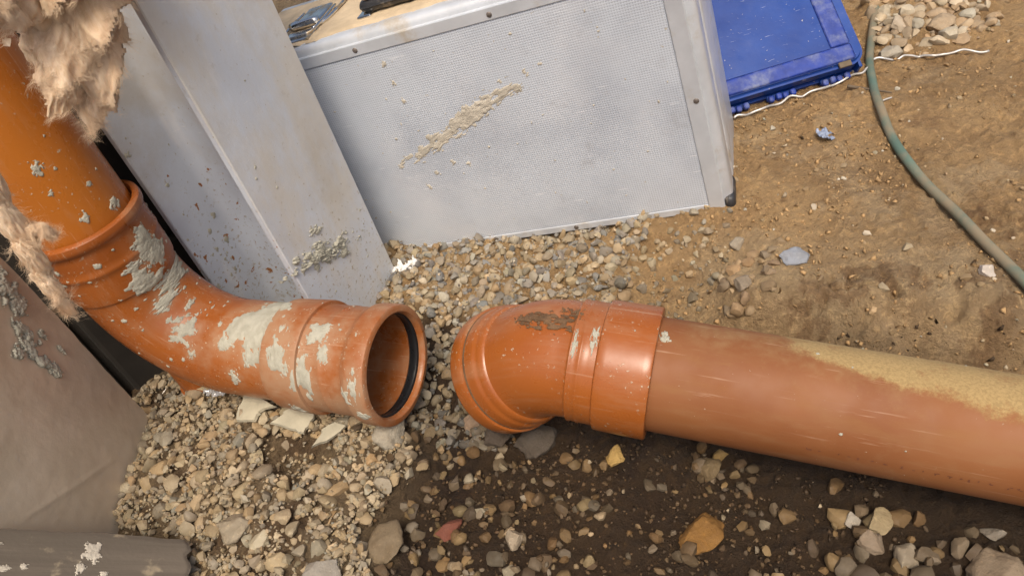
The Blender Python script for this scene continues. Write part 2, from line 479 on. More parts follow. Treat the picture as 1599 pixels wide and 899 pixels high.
def splat_patch(Pf, Nf, a, b, name, mat, parent, seed, thick=.0035, n=44, rag=.55, freq=1.7, base=1.0, asp=1.0):
    """irregular lump stuck on a surface: Pf(u,v)->point, Nf(u,v)->normal, u,v in metres about its centre"""
    g = np.linspace(-1.6, 1.6, n); U, Vv = np.meshgrid(g, g, indexing='ij')
    r = np.sqrt(U ** 2 + Vv ** 2)
    m = base - r + rag * 1.9 * fbm(U * freq * asp + seed * 3.1, Vv * freq, seed * 1.3, seed, 5, .62)
    keep = m > 0
    hgt = thick * (.18 + .82 * sstep(0, .8, m)) * (.75 + .45 * fbm(U * 5 * asp + seed, Vv * 5, 0, seed + 5, 5, .7)) + .0001
    edge = sstep(0, .18, m)
    hgt = np.where(keep, hgt * edge + .0001, -.0012)
    P = Pf(U * a, Vv * b); N = Nf(U * a, Vv * b)
    Q = P + N * hgt[..., None]
    idx = np.arange(n * n).reshape(n, n)
    kk = keep | np.roll(keep, 1, 0) | np.roll(keep, -1, 0) | np.roll(keep, 1, 1) | np.roll(keep, -1, 1)
    fm = kk[:-1, :-1] & kk[1:, :-1] & kk[1:, 1:] & kk[:-1, 1:]
    F = np.stack([idx[:-1, :-1], idx[1:, :-1], idx[1:, 1:], idx[:-1, 1:]], -1)[fm]
    if len(F) < 3: return None
    used = np.unique(F); rm = np.full(n * n, -1); rm[used] = np.arange(len(used))
    return mesh_obj(name, Q.reshape(-1, 3)[used], rm[F], mat, parent)

def splat_on_pipe(path, rfun, s0, p0, a, b, parent, seed, **kw):
    def Pf(u, v):
        sh = u.shape; ss = s0 + u.ravel(); Cc, Nn, Bb = pipe_frames(path, ss)
        r = rfun(ss); ph = p0 + v.ravel() / r
        return (Cc + r[:, None] * (np.cos(ph)[:, None] * Nn + np.sin(ph)[:, None] * Bb)).reshape(*sh, 3)
    def Nf(u, v):
        sh = u.shape; ss = s0 + u.ravel(); Cc, Nn, Bb = pipe_frames(path, ss); ph = p0 + v.ravel() / rfun(ss)
        return (np.cos(ph)[:, None] * Nn + np.sin(ph)[:, None] * Bb).reshape(*sh, 3)
    return splat_patch(Pf, Nf, a, b, 'mortar_splash', MORTAR, parent, seed, **kw)

# ------------------------------------------------------------------ the ground
PA, PB = np.array([.0934, .4609]), np.array([.3769, .3048])
PD = (PB - PA) / np.linalg.norm(PB - PA); PN = np.array([-PD[1], PD[0]])      # PN points to the back of the trench
if PN[1] < 0: PN = -PN
def ground_h(x, y, fine=True):
    x = np.asarray(x, float); y = np.asarray(y, float)
    q = (x - PA[0]) * PN[0] + (y - PA[1]) * PN[1]        # across the trench
    t = (x - PA[0]) * PD[0] + (y - PA[1]) * PD[1]        # along it
    wob = .02 * fbm(x * 9, y * 9, 0, 3, 3)
    right = sstep(-.02, .12, t + wob)
    plate = .030 + .010 * fbm(x * 5, y * 5, 0, 11, 4)
    bank = sstep(.088, .185, q + wob * 1.5)
    h_r = -.052 + (plate + .052) * bank - .016 * np.exp(-((q - .055) / .025) ** 2)
    front = sstep(-.07, -.22, q)
    h_r = h_r + .020 * front * (1 - bank)
    g = -.022 + .008 * fbm(x * 7, y * 7, 0, 21, 3)
    heap = np.exp(-(((x + .36) / .13) ** 2 + ((y - .56) / .12) ** 2))
    g = g + .016 * heap
    dip = np.exp(-(((x + .06) / .10) ** 2 + ((y - .53) / .12) ** 2)); g = g - .018 * dip
    backr = sstep(.10, .30, x) * sstep(.62, .75, y); g = g + (plate - g) * backr
    h = g * (1 - right) + h_r * right
    h = h + .20 * np.exp(-(((x - .40) / .17) ** 4)) * sstep(.97, 1.24, y)      # spoil the toolbox lies against
    if fine:
        wetz = 1 - bank * right
        h = h + .0052 * fbm(x * 24, y * 24, 0, 31, 4, .6) + .0034 * fbm(x * 85, y * 85, 0, 41, 3, .7)
        led = np.exp(-((q - .135) / .05) ** 2) * right; h = h + .020 * led * fbm(x * 15, y * 15, 0, 55, 4, .6) - .016 * led * sstep(.055, 0, np.abs(fbm(x * 13 + 7, y * 13, 0, 58, 3))) * sstep(-.1, .25, fbm(x * 6, y * 6, 0, 59, 2))
        h = h + .009 * wetz * np.clip(fbm(x * 19, y * 19, 0, 57, 3, .6), -.3, 1) * sstep(-.3, 0, x)
        cl = fbm(x * 42, y * 42, 0, 51, 3, .6); h = h + .006 * np.clip(cl - .12, 0, 1) * (.5 + .8 * wetz)
        cz_ = sstep(-.10, .25, fbm(x * 10, y * 10, 0, 65, 3)); h = h + .0055 * cz_ * np.clip(fbm(x * 62, y * 62, 0, 67, 2, .5) * 1.7, 0, 1) ** .6
        h = h + .0035 * np.clip(fbm(x * 120, y * 120, 0, 68, 2, .5) * 1.6, 0, 1) ** .6 * sstep(-.2, .2, fbm(x * 14 + 9, y * 14, 0, 69, 2))
        # small burrows and cracks in the bank
        for hx, hy, hr in ((.4231, .4619, .011), (.385, .505, .007)):
            h = h - .022 * np.exp(-(((x - hx) ** 2 + (y - hy) ** 2) / hr ** 2))
        crk = np.abs(fbm(x * 22 + 3, y * 22, 0, 61, 3)); zone = np.exp(-(((x - .34) / .05) ** 2 + ((y - .53) / .03) ** 2))
        h = h - .014 * zone * sstep(.07, 0, crk)
    return h

def axis_grid(lo, hi, step, far):
    a = list(np.arange(lo, hi, step)); d = step
    while a[-1] < far: d *= 1.35; a.append(a[-1] + d)
    d = step; b = []
    x = lo
    while x > -far: d *= 1.35; x -= d; b.append(x)
    return np.array(b[::-1] + a)
gx = axis_grid(-.72, .98, .0026, 60); gy = axis_grid(.12, 1.25, .0026, 60)
GX, GY = np.meshgrid(gx, gy, indexing='ij')
GH = ground_h(GX, GY)
q_ = (GX - PA[0]) * PN[0] + (GY - PA[1]) * PN[1]; t_ = (GX - PA[0]) * PD[0] + (GY - PA[1]) * PD[1]
wb = .03 * fbm(GX * 12, GY * 12, 0, 71, 4)
tan_ = np.array([.45, .295, .142]); bankc = np.array([.46, .34, .195]); dark = np.array([.052, .029, .0112]); greyb = np.array([.215, .155, .088])
up_m = sstep(.085, .165, q_ + wb * 1.6)[..., None]                     # dry soil above the trench floor, whose dark tone holds damp and painted shade
bk = np.exp(-((q_ - .19) / .060) ** 2)[..., None]
col = dark + (tan_ - dark) * up_m
col = col + (bankc - col) * bk * .85 * sstep(-.05, .1, t_)[..., None]
lg = (sstep(-.14, -.24, GX + wb * 1.3) * sstep(.30, .42, GY))[..., None]
col = col + (greyb - col) * lg
pat = fbm(GX * 6, GY * 6, 0, 81, 4)[..., None]; col = col * (1 + .28 * pat)
damp = (sstep(.13, .24, fbm(GX * 17, GY * 17, 0, 83, 7, .68)) * sstep(-.05, .2, fbm(GX * 4, GY * 4, 0, 85, 2)))[..., None]; col = col * (1 - .42 * damp * np.array([.85, 1, 1.1]))
pale = sstep(.10, .30, fbm(GX * 11 + 4, GY * 11, 0, 87, 7, .68))[..., None] * up_m; col = col + (np.array([.54, .405, .245]) - col) * .45 * pale
wet = 1 - up_m[..., 0] * .95
ni, nj = GX.shape; idx = np.arange(ni * nj).reshape(ni, nj)
F = np.stack([idx[:-1, :-1], idx[1:, :-1], idx[1:, 1:], idx[:-1, 1:]], -1).reshape(-1, 4)
gnd = mesh_obj('ground', np.stack([GX, GY, GH], -1).reshape(-1, 3), F, SOIL,
               attrs={'Col': ('FLOAT_COLOR', np.clip(col, 0.005, 1).reshape(-1, 3)), 'wet': ('FLOAT', wet.ravel())})
tag(gnd, 'brown dug soil with a damp trench under the pipes', kind='structure')

# ------------------------------------------------------------------ added blockwork behind the riser, coloured for the shade there
bw = thing('added_block_wall', 'added block wall coloured near-black as shade in the gap behind the upright orange pipe', 'wall', (-.62, .72, -.05))  # invented wall, set close behind the riser to make the gap dark
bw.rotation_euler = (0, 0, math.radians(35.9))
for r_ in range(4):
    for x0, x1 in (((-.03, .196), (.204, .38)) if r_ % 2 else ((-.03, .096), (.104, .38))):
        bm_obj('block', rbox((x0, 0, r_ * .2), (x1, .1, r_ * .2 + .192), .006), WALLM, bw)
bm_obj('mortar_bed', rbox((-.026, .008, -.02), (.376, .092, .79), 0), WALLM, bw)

# ------------------------------------------------------------------ left drain run
SPL_L = [(.6, .34, .012, .017), (.628, -.2, .013, .026), (.58, -.14, .012, .014), (.72, .52, .02, .012), (.832, .16, .021, .029), (.884, .76, .013, .022), (.915, 1.06, .008, .018),
         (.664, .4, .006, .008), (.512, -.14, .006, .005), (.505, .46, .006, .004), (.984, 1.06, .005, .012), (.972, 1.24, .006, .008), (.928, .22, .012, .010), (.64, -.44, .010, .018),
         (.652, .22, .010, .016), (.804, .64, .009, .006), (.84, .76, .004, .010), (.852, .04, .010, .008), (.556, -.14, .010, .008), (.576, .34, .005, .009), (.816, 1.3, .005, .006),
         (.892, 1.84, .008, .006), (.984, 1.6, .006, .006), (.44, .58, .006, .004), (.568, -.08, .008, .012), (.845, -.35, .018, .020), (.70, .05, .006, .006), (.75, .95, .005, .004), (.94, .6, .006, .008)]
def dust_left(s, ph, P):
    d = .18 + .32 * fbm(P[..., 0] * 14, P[..., 1] * 14, P[..., 2] * 14, 5, 4)
    up = np.cos(ph)
    d = d + .28 * sstep(.80, .90, s) + .16 * sstep(.62, .75, s)
    for s0_, p0_, a_, b_ in SPL_L:          # dusty halo round each splash
        dp_ = (ph - p0_ + math.pi) % (2 * math.pi) - math.pi
        d = d + .34 * np.exp(-((s - s0_) / (1.9 * a_)) ** 2 - (dp_ * .06 / (1.9 * b_)) ** 2)
    d = d + .35 * np.exp(-((s - .53) / .012) ** 2) * sstep(-.2, .5, -np.sin(ph) + .3)
    return d
left = thing('drain_pipe', 'upright orange drain pipe bending to an open socket with a black seal', 'pipe', (VX, VY, .0))
LP = left
def L(o):
    o.matrix_parent_inverse = Matrix.Translation((-VX, -VY, 0)); return o
L(lathe_on(path_left, [(0, .0552), (.545, .0552), (.545, .0520), (0, .0520)], 'riser_pipe', ORANGE_L, left, dust=dust_left))
L(lathe_on(path_left, [(.545, .0556), (.526, .0560), (.522, .0590), (.5222, .0630), (.5240, .0652), (.5285, .0660), (.5330, .0652), (.5350, .0632), (.5365, .0622), (.562, .0618), (.5635, .0626),
                       (.567, .0626), (.5685, .0616), (.598, .0612), (.6040, .0604), (.6050, .0582), (.6135, .0578), (.783, .0572), (.856, .0570),
                       (.858, .0590), (.862, .0594), (.864, .0584), (.880, .0584), (.880, .0520), (.783, .0520), (.61, .0520), (.56, .0545)],
           'bend', ORANGE, left, dust=dust_left))
cp = L(lathe_on(path_left, [(.860, .0585), (.8605, .0622), (.8625, .0632), (.884, .0640), (.906, .0648), (.9085, .0640), (.9090, .0606), (.912, .0603), (.934, .0603), (.9355, .0609), (.938, .0609), (.9395, .0603),
                            (.962, .0606), (.9655, .0620), (.970, .0655), (.974, .0665), (.9915, .0668), (.9945, .0660), (.9957, .0640), (.9957, .0592), (.9935, .0572), (.990, .0568),
                            (.9885, .0568), (.9880, .0600), (.9760, .0600), (.9755, .0562), (.92, .0556), (.905, .0552), (.9045, .0520), (.88, .0520)],
                'socket_coupling', ORANGE, left, dust=dust_left))
L(lathe_on(path_left, [(.9878, .0606), (.9878, .0572), (.9866, .0552), (.9845, .0546), (.982, .0552), (.9800, .0560), (.9764, .0565), (.9764, .0606)], 'rubber_seal', RUBBER, left))
# short foot standing under the bend
fb = np.array([VX, VY, 0]) + DL * .006
V_, F_ = tube_mesh([fb + ZU * z for z in (.150, .10, .06, .03, .012, .010, -.03)], [.036, .036, .0355, .035, .035, .038, .038], 40)
fo = mesh_obj('foot', V_, F_, ORANGE, left); fo.data.set_sharp_from_angle(angle=math.radians(40)); L(fo)

_ls = [(s, r) for s, r in [(0, .0552), (.521, .0552), (.523, .0640), (.526, .0655), (.54, .065), (.545, .0626), (.59, .0612), (.606, .0605), (.612, .0580), (.856, .0570), (.8605, .0622), (.884, .064), (.907, .0648), (.909, .0606), (.962, .0606), (.972, .066), (1.0, .0668)]]
rl = lambda ss: np.interp(ss, [a for a, _ in _ls], [b for _, b in _ls])
for i, (s0, p0, a, b) in enumerate(SPL_L):
    o = splat_on_pipe(path_left, rl, s0, p0, a * 1.22, b * 1.22, left, 100 + i, thick=.0010 + .05 * min(a, b), n=60 if a > .01 else 30, rag=.72)
    if o: L(o)
for i in range(95):      # small spatter
    s0 = .40 + .59 * rng.random() if rng.random() < .5 else .55 + .2 * rng.random(); p0 = .3 + .9 * rng.normal(); a = .0012 + .0025 * rng.random() ** 2
    o = splat_on_pipe(path_left, rl, s0, p0, a, a * (.7 + .8 * rng.random()), left, 200 + i, thick=.0005, n=14, rag=.5)
    if o: L(o)

# ------------------------------------------------------------------ right drain run
def dust_right(s, ph, P):
    top = np.clip((np.cos(ph) * -1), -1, 1)
    nz = fbm(P[..., 0] * 12, P[..., 1] * 12, P[..., 2] * 12, 9, 5)
    d = .20 + .30 * nz
    rel = ph - math.radians(150)
    band = np.exp(-(rel / .55) ** 2)                      # settled dust along the crown of the pipe
    d = d + band * .30 + .15 * sstep(.19, .24, s)
    return d
def sand_right(s, ph, P):
    w = math.radians(18) + math.radians(42) * sstep(.22, .50, s)
    return .95 * sstep(.20, .34, s) * (1 - sstep(.55 * w, 1.35 * w, np.abs(ph - math.radians(140)))) - .12
right = thing('drain_pipe', 'long dusty orange drain pipe with a glossy elbow lying in the trench', 'pipe', (float(TT[0]), float(TT[1]), 0))
def Rr(o):
    o.matrix_parent_inverse = Matrix.Translation((-float(TT[0]), -float(TT[1]), 0)); return o
Rr(lathe_on(path_right, [(.125, .0520), (.125, .0550), (1.3, .0550), (1.3, .0520), (.125, .0520)], 'straight_pipe', PIPE_R, right, dust=dust_right, sand=sand_right))
def dust_elbow(s, ph, P):
    nz = fbm(P[..., 0] * 16, P[..., 1] * 16, P[..., 2] * 16, 19, 5)
    rel = ph - math.radians(160)
    d = .12 + .26 * nz + .42 * np.exp(-(rel / .55) ** 2) * (1 - .5 * sstep(.13, .15, s)) 
    d = d + .5 * np.exp(-((s - .0235) / .002) ** 2)
    return d
elb = Rr(lathe_on(path_right, [(.02, .0560), (.003, .0590), (0, .0610), (0, .0650), (.0015, .0668), (.004, .0674), (.0200, .0678), (.0212, .0672), (.0216, .0640), (.0248, .0638), (.0252, .0652), (.036, .0650),
                               (.0395, .0640), (.0410, .0628), (.0440, .0624), (.0500, .0614), (.0515, .0600), (.0525, .0588), (S1, .0578), (S2, .0578), (.1075, .0584), (.1090, .0604), (.1105, .0604), (.1115, .0598),
                               (.1170, .0600), (.1180, .0606), (.1195, .0606), (.1205, .0600), (.1335, .0602), (.1342, .0612), (.1350, .0634), (.1362, .0639), (.1825, .0642), (.1840, .0636), (.1845, .0620), (.1845, .0556), (.16, .0553)],
                  'elbow', ORANGE, right, dust=dust_elbow))
Rr(lathe_on(path_right, [(.010, .0560), (.010, .0606), (.015, .0606), (.015, .0548), (.0125, .0542), (.010, .0560)], 'rubber_seal', RUBBER, right))
SOILCRUST = mat_simple('soil_crust', (.15, .085, .042), .95, 0, .3, 60, .6, 300)
re_ = lambda ss: np.interp(ss, [0, .02, .0225, .036, .0525, .1335, .136, .1840, .1850, 2], [.067, .0678, .065, .0650, .0586, .0602, .0634, .0642, .0550, .0550])
Rr(lathe_on(path_right, [(.0214, .0638), (.0218, .0650), (.0232, .0654), (.0246, .0650), (.0250, .0638)], 'dirt_ring', SOILCRUST, right))
for i, (s0, p0, a, b, mt) in enumerate([(.096, 3.02, .015, .011, SOILCRUST), (.084, 3.0, .010, .008, SOILCRUST), (.108, 2.85, .008, .010, SOILCRUST), (.128, -3.02, .003, .010, MORTAR), (.190, 2.95, .004, .006, MORTAR), (.112, -2.9, .0025, .010, MORTAR)]):
    def_o = splat_on_pipe(path_right, re_, s0, p0, a, b, right, 300 + i, thick=.0014, n=70 if mt is SOILCRUST else 36, rag=1.15, freq=5.0 if mt is SOILCRUST else 1.7, base=.45 if mt is SOILCRUST else 1.0)
    if def_o:
        def_o.data.materials[0] = mt
        if mt is SOILCRUST: def_o.name = 'soil_smear'
        Rr(def_o)
for i in range(14):
    s0 = .03 + .5 * rng.random(); p0 = 3.0 + .8 * rng.normal(); a = .0006 + .0012 * rng.random() ** 2
    o = splat_on_pipe(path_right, re_, s0, p0, a, a * (.7 + .8 * rng.random()), right, 400 + i, thick=.0008, n=12, rag=.3)
    if o: Rr(o)
# faint printed lettering along the flank of the pipe, worn to dots
INK = mat_simple('worn_ink', (.16, .055, .028), .6)
for i in range(30):
    if rng.random() < .12: continue
    s0 = .318 + i * .0072 + (.004 if i % 7 == 0 else 0)
    bm = bmesh.new()
    for k in range(int(1 + 3 * rng.random())):
        ss = s0 + .0032 * rng.random(); pc = -1.84 + .05 * (rng.random() - .5)
        w_, h_ = (.0005, .018) if rng.random() < .5 else (.0011, .008)
        q = []
        for ds, dp in ((-w_, -h_), (w_, -h_), (w_, h_), (-w_, h_)):
            c, t, n = path_right(ss + ds); b = np.cross(t, n); p = c + .05512 * (math.cos(pc + dp) * n + math.sin(pc + dp) * b); q.append(bm.verts.new(p))
        bm.faces.new(q)
    Rr(bm_obj('printed_mark', bm, INK, right))

# ------------------------------------------------------------------ steel column
FL, FR = np.array([-.2387, .7142]), np.array([-.1516, .8484])
ax = (FR - FL) / np.linalg.norm(FR - FL); bk2 = np.array([-ax[1], ax[0]])
W_, H_, tf, tw, rf = .16, .16, .009, .007, .016
def hprofile():
    pts = []; w2, h, t, w = W_ / 2, H_, tf, tw / 2
    def arc(cx_, cy_, a0, a1, r=rf, n=6): return [(cx_ + r * math.cos(a0 + (a1 - a0) * i / n), cy_ + r * math.sin(a0 + (a1 - a0) * i / n)) for i in range(n + 1)]
    e = .0012
    pts += [(-w2 + e, 0), (w2 - e, 0), (w2, e), (w2, t - e), (w2 - e, t)]
    pts += arc(w + rf, t + rf, -math.pi / 2, -math.pi)
    pts += arc(w + rf, h - t - rf, math.pi, math.pi / 2)
    pts += [(w2 - e, h - t), (w2, h - t + e), (w2, h - e), (w2 - e, h), (-w2 + e, h), (-w2, h - e), (-w2, h - t + e), (-w2 + e, h - t)]
    pts += arc(-w - rf, h - t - rf, math.pi / 2, 0)
    pts += arc(-w - rf, t + rf, 0, -math.pi / 2)
    pts += [(-w2 + e, t), (-w2, t - e), (-w2, e)]
    return pts
prof = hprofile(); nP = len(prof); zs = np.concatenate([[-.06], np.arange(-.05, 1.2, .02)])
mid = (FL + FR) / 2
bm_mat = Matrix(((ax[0], bk2[0], 0, mid[0]), (ax[1], bk2[1], 0, mid[1]), (0, 0, 1, 0), (0, 0, 0, 1)))
col_t = thing('steel_column', 'grey painted steel H-section column standing in the gravel beside the metal case', 'column', mat=bm_mat)
VV = [(px, py, z) for z in zs for px, py in prof]
FF = [(i * nP + k, i * nP + (k + 1) % nP, (i + 1) * nP + (k + 1) % nP, (i + 1) * nP + k) for i in range(len(zs) - 1) for k in range(nP)]
FF += [tuple(range(nP - 1, -1, -1)), tuple((len(zs) - 1) * nP + k for k in range(nP))]
o = mesh_obj('section', VV, FF, STEEL, col_t); o.data.set_sharp_from_angle(angle=math.radians(30))
bm_obj('base_plate', rbox((-.11, -.03, -.075), (.11, .19, -.0602), .002), STEEL, col_t)
def on_face(x0, z0, a, b, seed, thick, rot=0.0, rag=.55, n=44, mat=None, name='mortar_splash', asp=1.0):
    cr, sr = math.cos(rot), math.sin(rot)
    Pf = lambda u, v: np.stack([x0 + u * cr - v * sr, 0 * u - .0, z0 + u * sr + v * cr], -1)
    Nf = lambda u, v: np.stack([0 * u, 0 * u - 1, 0 * u], -1)
    return splat_patch(Pf, Nf, a, b, name, mat or MORTAR, col_t, seed, thick=thick, rag=rag, n=n, asp=asp)
on_face(-.020, .117, .058, .0125, 500, .0036, -.42, 1.0, 110, asp=3.0)
on_face(-.030, .123, .040, .0085, 501, .0050, -.42, 1.1, 90, asp=3.0)
on_face(-.02, .152, .010, .006, 502, .002, -.4, .8)
for i in range(14):
    on_face(-.08 + .155 * rng.random(), .05 + .45 * rng.random(), *(.0008 + .0018 * rng.random(2)), 540 + i, .0007, rag=.5, n=14)
for i in range(26):     # crumbs stuck inside the channel
    zc = .09 + .24 * rng.random() ** 2.2; x0 = -.078 + .055 * rng.random(); a = .0008 + .0030 * rng.random() ** 2
    Pf = lambda u, v: np.stack([x0 + u, 0 * u + H_ - tf, zc + v], -1); Nf = lambda u, v: np.stack([0 * u, 0 * u - 1, 0 * u], -1)
    splat_patch(Pf, Nf, a, a * 1.4, 'mortar_splash', MORTAR, col_t, 600 + i, thick=.0007, rag=.6, n=16)

# ------------------------------------------------------------------ aluminium case
co, cw, cup, cn = np.array([.2723, .7273, .035]), np.array([.9067, -.4048, .1186]), np.array([-.1083, .0483, .9929]), np.array([-.4077, -.9131, 0.])
cm = Matrix(((cw[0], -cn[0], cup[0], co[0]), (cw[1], -cn[1], cup[1], co[1]), (cw[2], -cn[2], cup[2], co[2]), (0, 0, 0, 1)))
case = thing('aluminium_case', 'silver dimpled aluminium tool case standing upright behind the gravel', 'case', mat=cm)
X0, X1, Z0, Z1 = -.560, .031, -.0135, .327
bm_obj('lid', rbox((X0, .0018, Z0), (X1, .046, Z1), .010, 4), ALU, case, True)
bm_obj('seam', rbox((X0 + .004, .040, Z0 + .004), (X1 - .004, .066, Z1 - .004), 0), SEAM, case)
bm_obj('body', rbox((X0, .052, Z0), (X1, .185, Z1), .004, 3), ALU, case, True)
bm_obj('front_panel', rbox((-.530, -.0012, 0), (0, .004, .301), .0006, 1), PANEL, case)
for nm, lo, hi in (('frame_strip', (-.5300, -.0026, .3014), (.0, .004, .3165)), ('frame_strip', (-.530, -.0026, -.0110), (.0, .004, -.0004)),
                   ('frame_strip', (.0004, -.0026, -.0110), (.0200, .004, .3165)), ('frame_strip', (-.550, -.0026, -.0110), (-.5304, .004, .3165))):
    bm_obj(nm, rbox(lo, hi, .0012, 2), ALU, case)
# dust lies thick on the top
DUSTM = ALU_DUSTY
gxx, gyy = np.meshgrid(np.linspace(X0 + .010, X1 - .012, 150), np.linspace(.012, .162, 46), indexing='ij')
mk = fbm(gxx * 16, gyy * 16, 0, 91, 4) ; mkd = .45 + mk + .35 * sstep(-.25, -.45, gxx) - .9 * sstep(.030, .016, gyy) - .5 * sstep(-.2, 0, gxx)
hz = Z1 + np.where(mkd > 0, .0006 + .0022 * sstep(0, .5, mkd) + .0008 * fbm(gxx * 160, gyy * 160, 0, 93, 3), -.002)
idx = np.arange(gxx.size).reshape(gxx.shape)
mesh_obj('settled_dust', np.stack([gxx, gyy, hz], -1).reshape(-1, 3), np.stack([idx[:-1, :-1], idx[1:, :-1], idx[1:, 1:], idx[:-1, 1:]], -1).reshape(-1, 4), DUSTM, case)
# handle
hd = bm_obj('handle', rbox((-.362, .040, Z1 + .004), (-.175, .078, Z1 + .020), .009, 4), BLACK, case, True)
bm_obj('handle_grip', rbox((-.352, .0425, Z1 + .0202), (-.185, .0755, Z1 + .0232), .0014, 1), ALU_DUSTY, case)
for hx in (-.355, -.182):
    bm_obj('handle_mount', rbox((hx - .010, .034, Z1 + .0005), (hx + .010, .084, Z1 + .0062), .002), CHROME, case)
# latch: base plate, lever with a rolled end, wire bail
lt = bm_obj('latch', rbox((-.478, .020, Z1 + .0008), (-.432, .052, Z1 + .0050), .0018), CHROME, case)
bm_obj('latch_lever', rbox((-.474, .064, Z1 + .0030), (-.436, .118, Z1 + .0085), .0025, 3), CHROME, lt)
v_, f_ = tube_mesh([(-.476, .0640, Z1 + .008), (-.470, .062, Z1 + .0088), (-.455, .0615, Z1 + .009), (-.440, .062, Z1 + .0088), (-.434, .064, Z1 + .008)], .0055, 12)
mesh_obj('latch_roll', v_, f_, CHROME, lt)
v_, f_ = tube_mesh(catmull([(-.480, .110, Z1 + .006), (-.482, .07, Z1 + .007), (-.476, .036, Z1 + .006), (-.455, .030, Z1 + .0062), (-.434, .036, Z1 + .006), (-.428, .07, Z1 + .007), (-.430, .110, Z1 + .006)]), .0018, 8)
mesh_obj('latch_bail', v_, f_, CHROME, lt)
v_, f_ = tube_mesh(catmull([(-.425, .160, Z1 + .004), (-.418, .12, Z1 + .006), (-.424, .07, Z1 + .005), (-.440, .05, Z1 + .004)]), .0022, 8)
mesh_obj('latch_spring', v_, f_, CHROME, lt)
def dome(x, z, r, name, mat, y=-.0026):
    bm = bmesh.new(); bmesh.ops.create_uvsphere(bm, u_segments=14, v_segments=8, radius=r)
    for v in bm.verts: v.co = Vector((v.co.x, v.co.y * .45, v.co.z)) + Vector((x, y, z))
    return bm_obj(name, bm, mat, case, True)
RIV = mat_simple('tarnished_rivet', (.20, .17, .15), .5, .4, .3, 90)
for x, z in ((-.187, .308), (-.365, .309), (-.179, -.0055), (-.012, .309), (.012, .15), (-.40, -.0055), (-.30, -.0055)):
    dome(x, z, .0034, 'rivet', RIV)
# black moulded corner at the foot
bm_obj('corner_cap', rbox((.0190, -.0035, Z0 - .0015), (X1 + .0022, .050, .006), .007, 3), BLACK, case, True)
def on_case(x0, z0, a, b, seed, thick, rot=0.0, rag=.6, n=44, mat=None, asp=1.0):
    cr, sr = math.cos(rot), math.sin(rot)
    Pf = lambda u, v: np.stack([x0 + u * cr - v * sr, 0 * u - .0012, z0 + u * sr + v * cr], -1)
    Nf = lambda u, v: np.stack([0 * u, 0 * u - 1, 0 * u], -1)
    return splat_patch(Pf, Nf, a, b, 'mortar_splash', mat or MORTAR, case, seed, thick=thick, rag=rag, n=n, asp=asp)
CREAM = mat_simple('sandy_render', (.55, .50, .41), .95, 0, .2, 60, .6, 300)
on_case(-.272, .186, .085, .0105, 700, .0010, .40, .95, 120, CREAM, 4.5)
on_case(-.262, .191, .030, .0125, 701, .0014, .40, .9, 80, CREAM, 2.2)
on_case(-.352, .150, .006, .005, 702, .0014, .4, .8, 30, CREAM)
on_case(-.186, .214, .006, .003, 703, .001, .4, .8, 30, CREAM)
for i, (x, z) in enumerate([(-.3385, .283), (-.338, .257), (-.336, .231), (-.365, .309), (-.36, .10), (-.34, .12), (-.29, .125), (-.31, .13)]):
    on_case(x, z, .0028, .0042, 730 + i, .0010, 0, .8, 24, CREAM)
for i in range(40):
    on_case(-.50 + .49 * rng.random(), .03 + .26 * rng.random(), *(.0007 + .0016 * rng.random(2)), 750 + i, .0008, rag=.4, n=11, mat=CREAM)

# ------------------------------------------------------------------ blue plastic case lying behind
b0, b1 = np.array([.3693, .9005]), np.array([.5712, .8944])
bx = (b1 - b0) / np.linalg.norm(b1 - b0); by = np.array([-bx[1], bx[0]])
BA = .035
TH = math.radians(36); TK = .060
by3 = np.array([by[0] * math.cos(TH), by[1] * math.cos(TH), math.sin(TH)]); bn3 = np.array([-by[0] * math.sin(TH), -by[1] * math.sin(TH), math.cos(TH)])
bo3 = np.array([b1[0] + .002, b1[1], .066]) - bn3 * .0465
bmx = Matrix(((bx[0], by3[0], bn3[0], bo3[0]), (bx[1], by3[1], bn3[1], bo3[1]), (0, by3[2], bn3[2], bo3[2]), (0, 0, 0, 1)))
blue = thing('plastic_toolbox', 'blue plastic toolbox with moulded hinges lying tilted beyond the aluminium case', 'toolbox', mat=bmx)
def slab(x0, x1, y0, y1, z0, z1, rc, bev):
    bm = bmesh.new(); pts = []
    for (cx_, cy_, a0) in ((x1 - rc, y1 - rc, 0), (x0 + rc, y1 - rc, 90), (x0 + rc, y0 + rc, 180), (x1 - rc, y0 + rc, 270)):
        for k in range(7):
            a = math.radians(a0 + 15 * k); pts.append((cx_ + rc * math.cos(a), cy_ + rc * math.sin(a)))
    f = bm.faces.new([bm.verts.new((*p, z0)) for p in pts])
    r = bmesh.ops.extrude_face_region(bm, geom=[f]); 
    for v in r['geom']:
        if isinstance(v, bmesh.types.BMVert): v.co.z = z1
    ed = [e for e in bm.edges if abs(e.verts[0].co.z - e.verts[1].co.z) < 1e-6]
    bmesh.ops.bevel(bm, geom=ed, offset=bev, segments=3, affect='EDGES')
    return bm
bm_obj('base_shell', slab(-.33, .008, -.006, .42, -.012, .020, .022, .003), BLUE, blue)
bm_obj('lid_shell', slab(-.33, .008, -.004, .42, .0215, .046, .022, .005), BLUE, blue)
for lo, hi in (((-.31, .002, .0445), (-.008, .026, .0492)), ((-.31, .386, .0445), (-.008, .412, .0492)), ((-.036, .0264, .0445), (-.008, .3856, .0491)), ((-.31, .0264, .0445), (-.286, .3856, .0491))):
    bm_obj('lid_rim', rbox(lo, hi, .0035, 3), BLUE_RUB, blue)
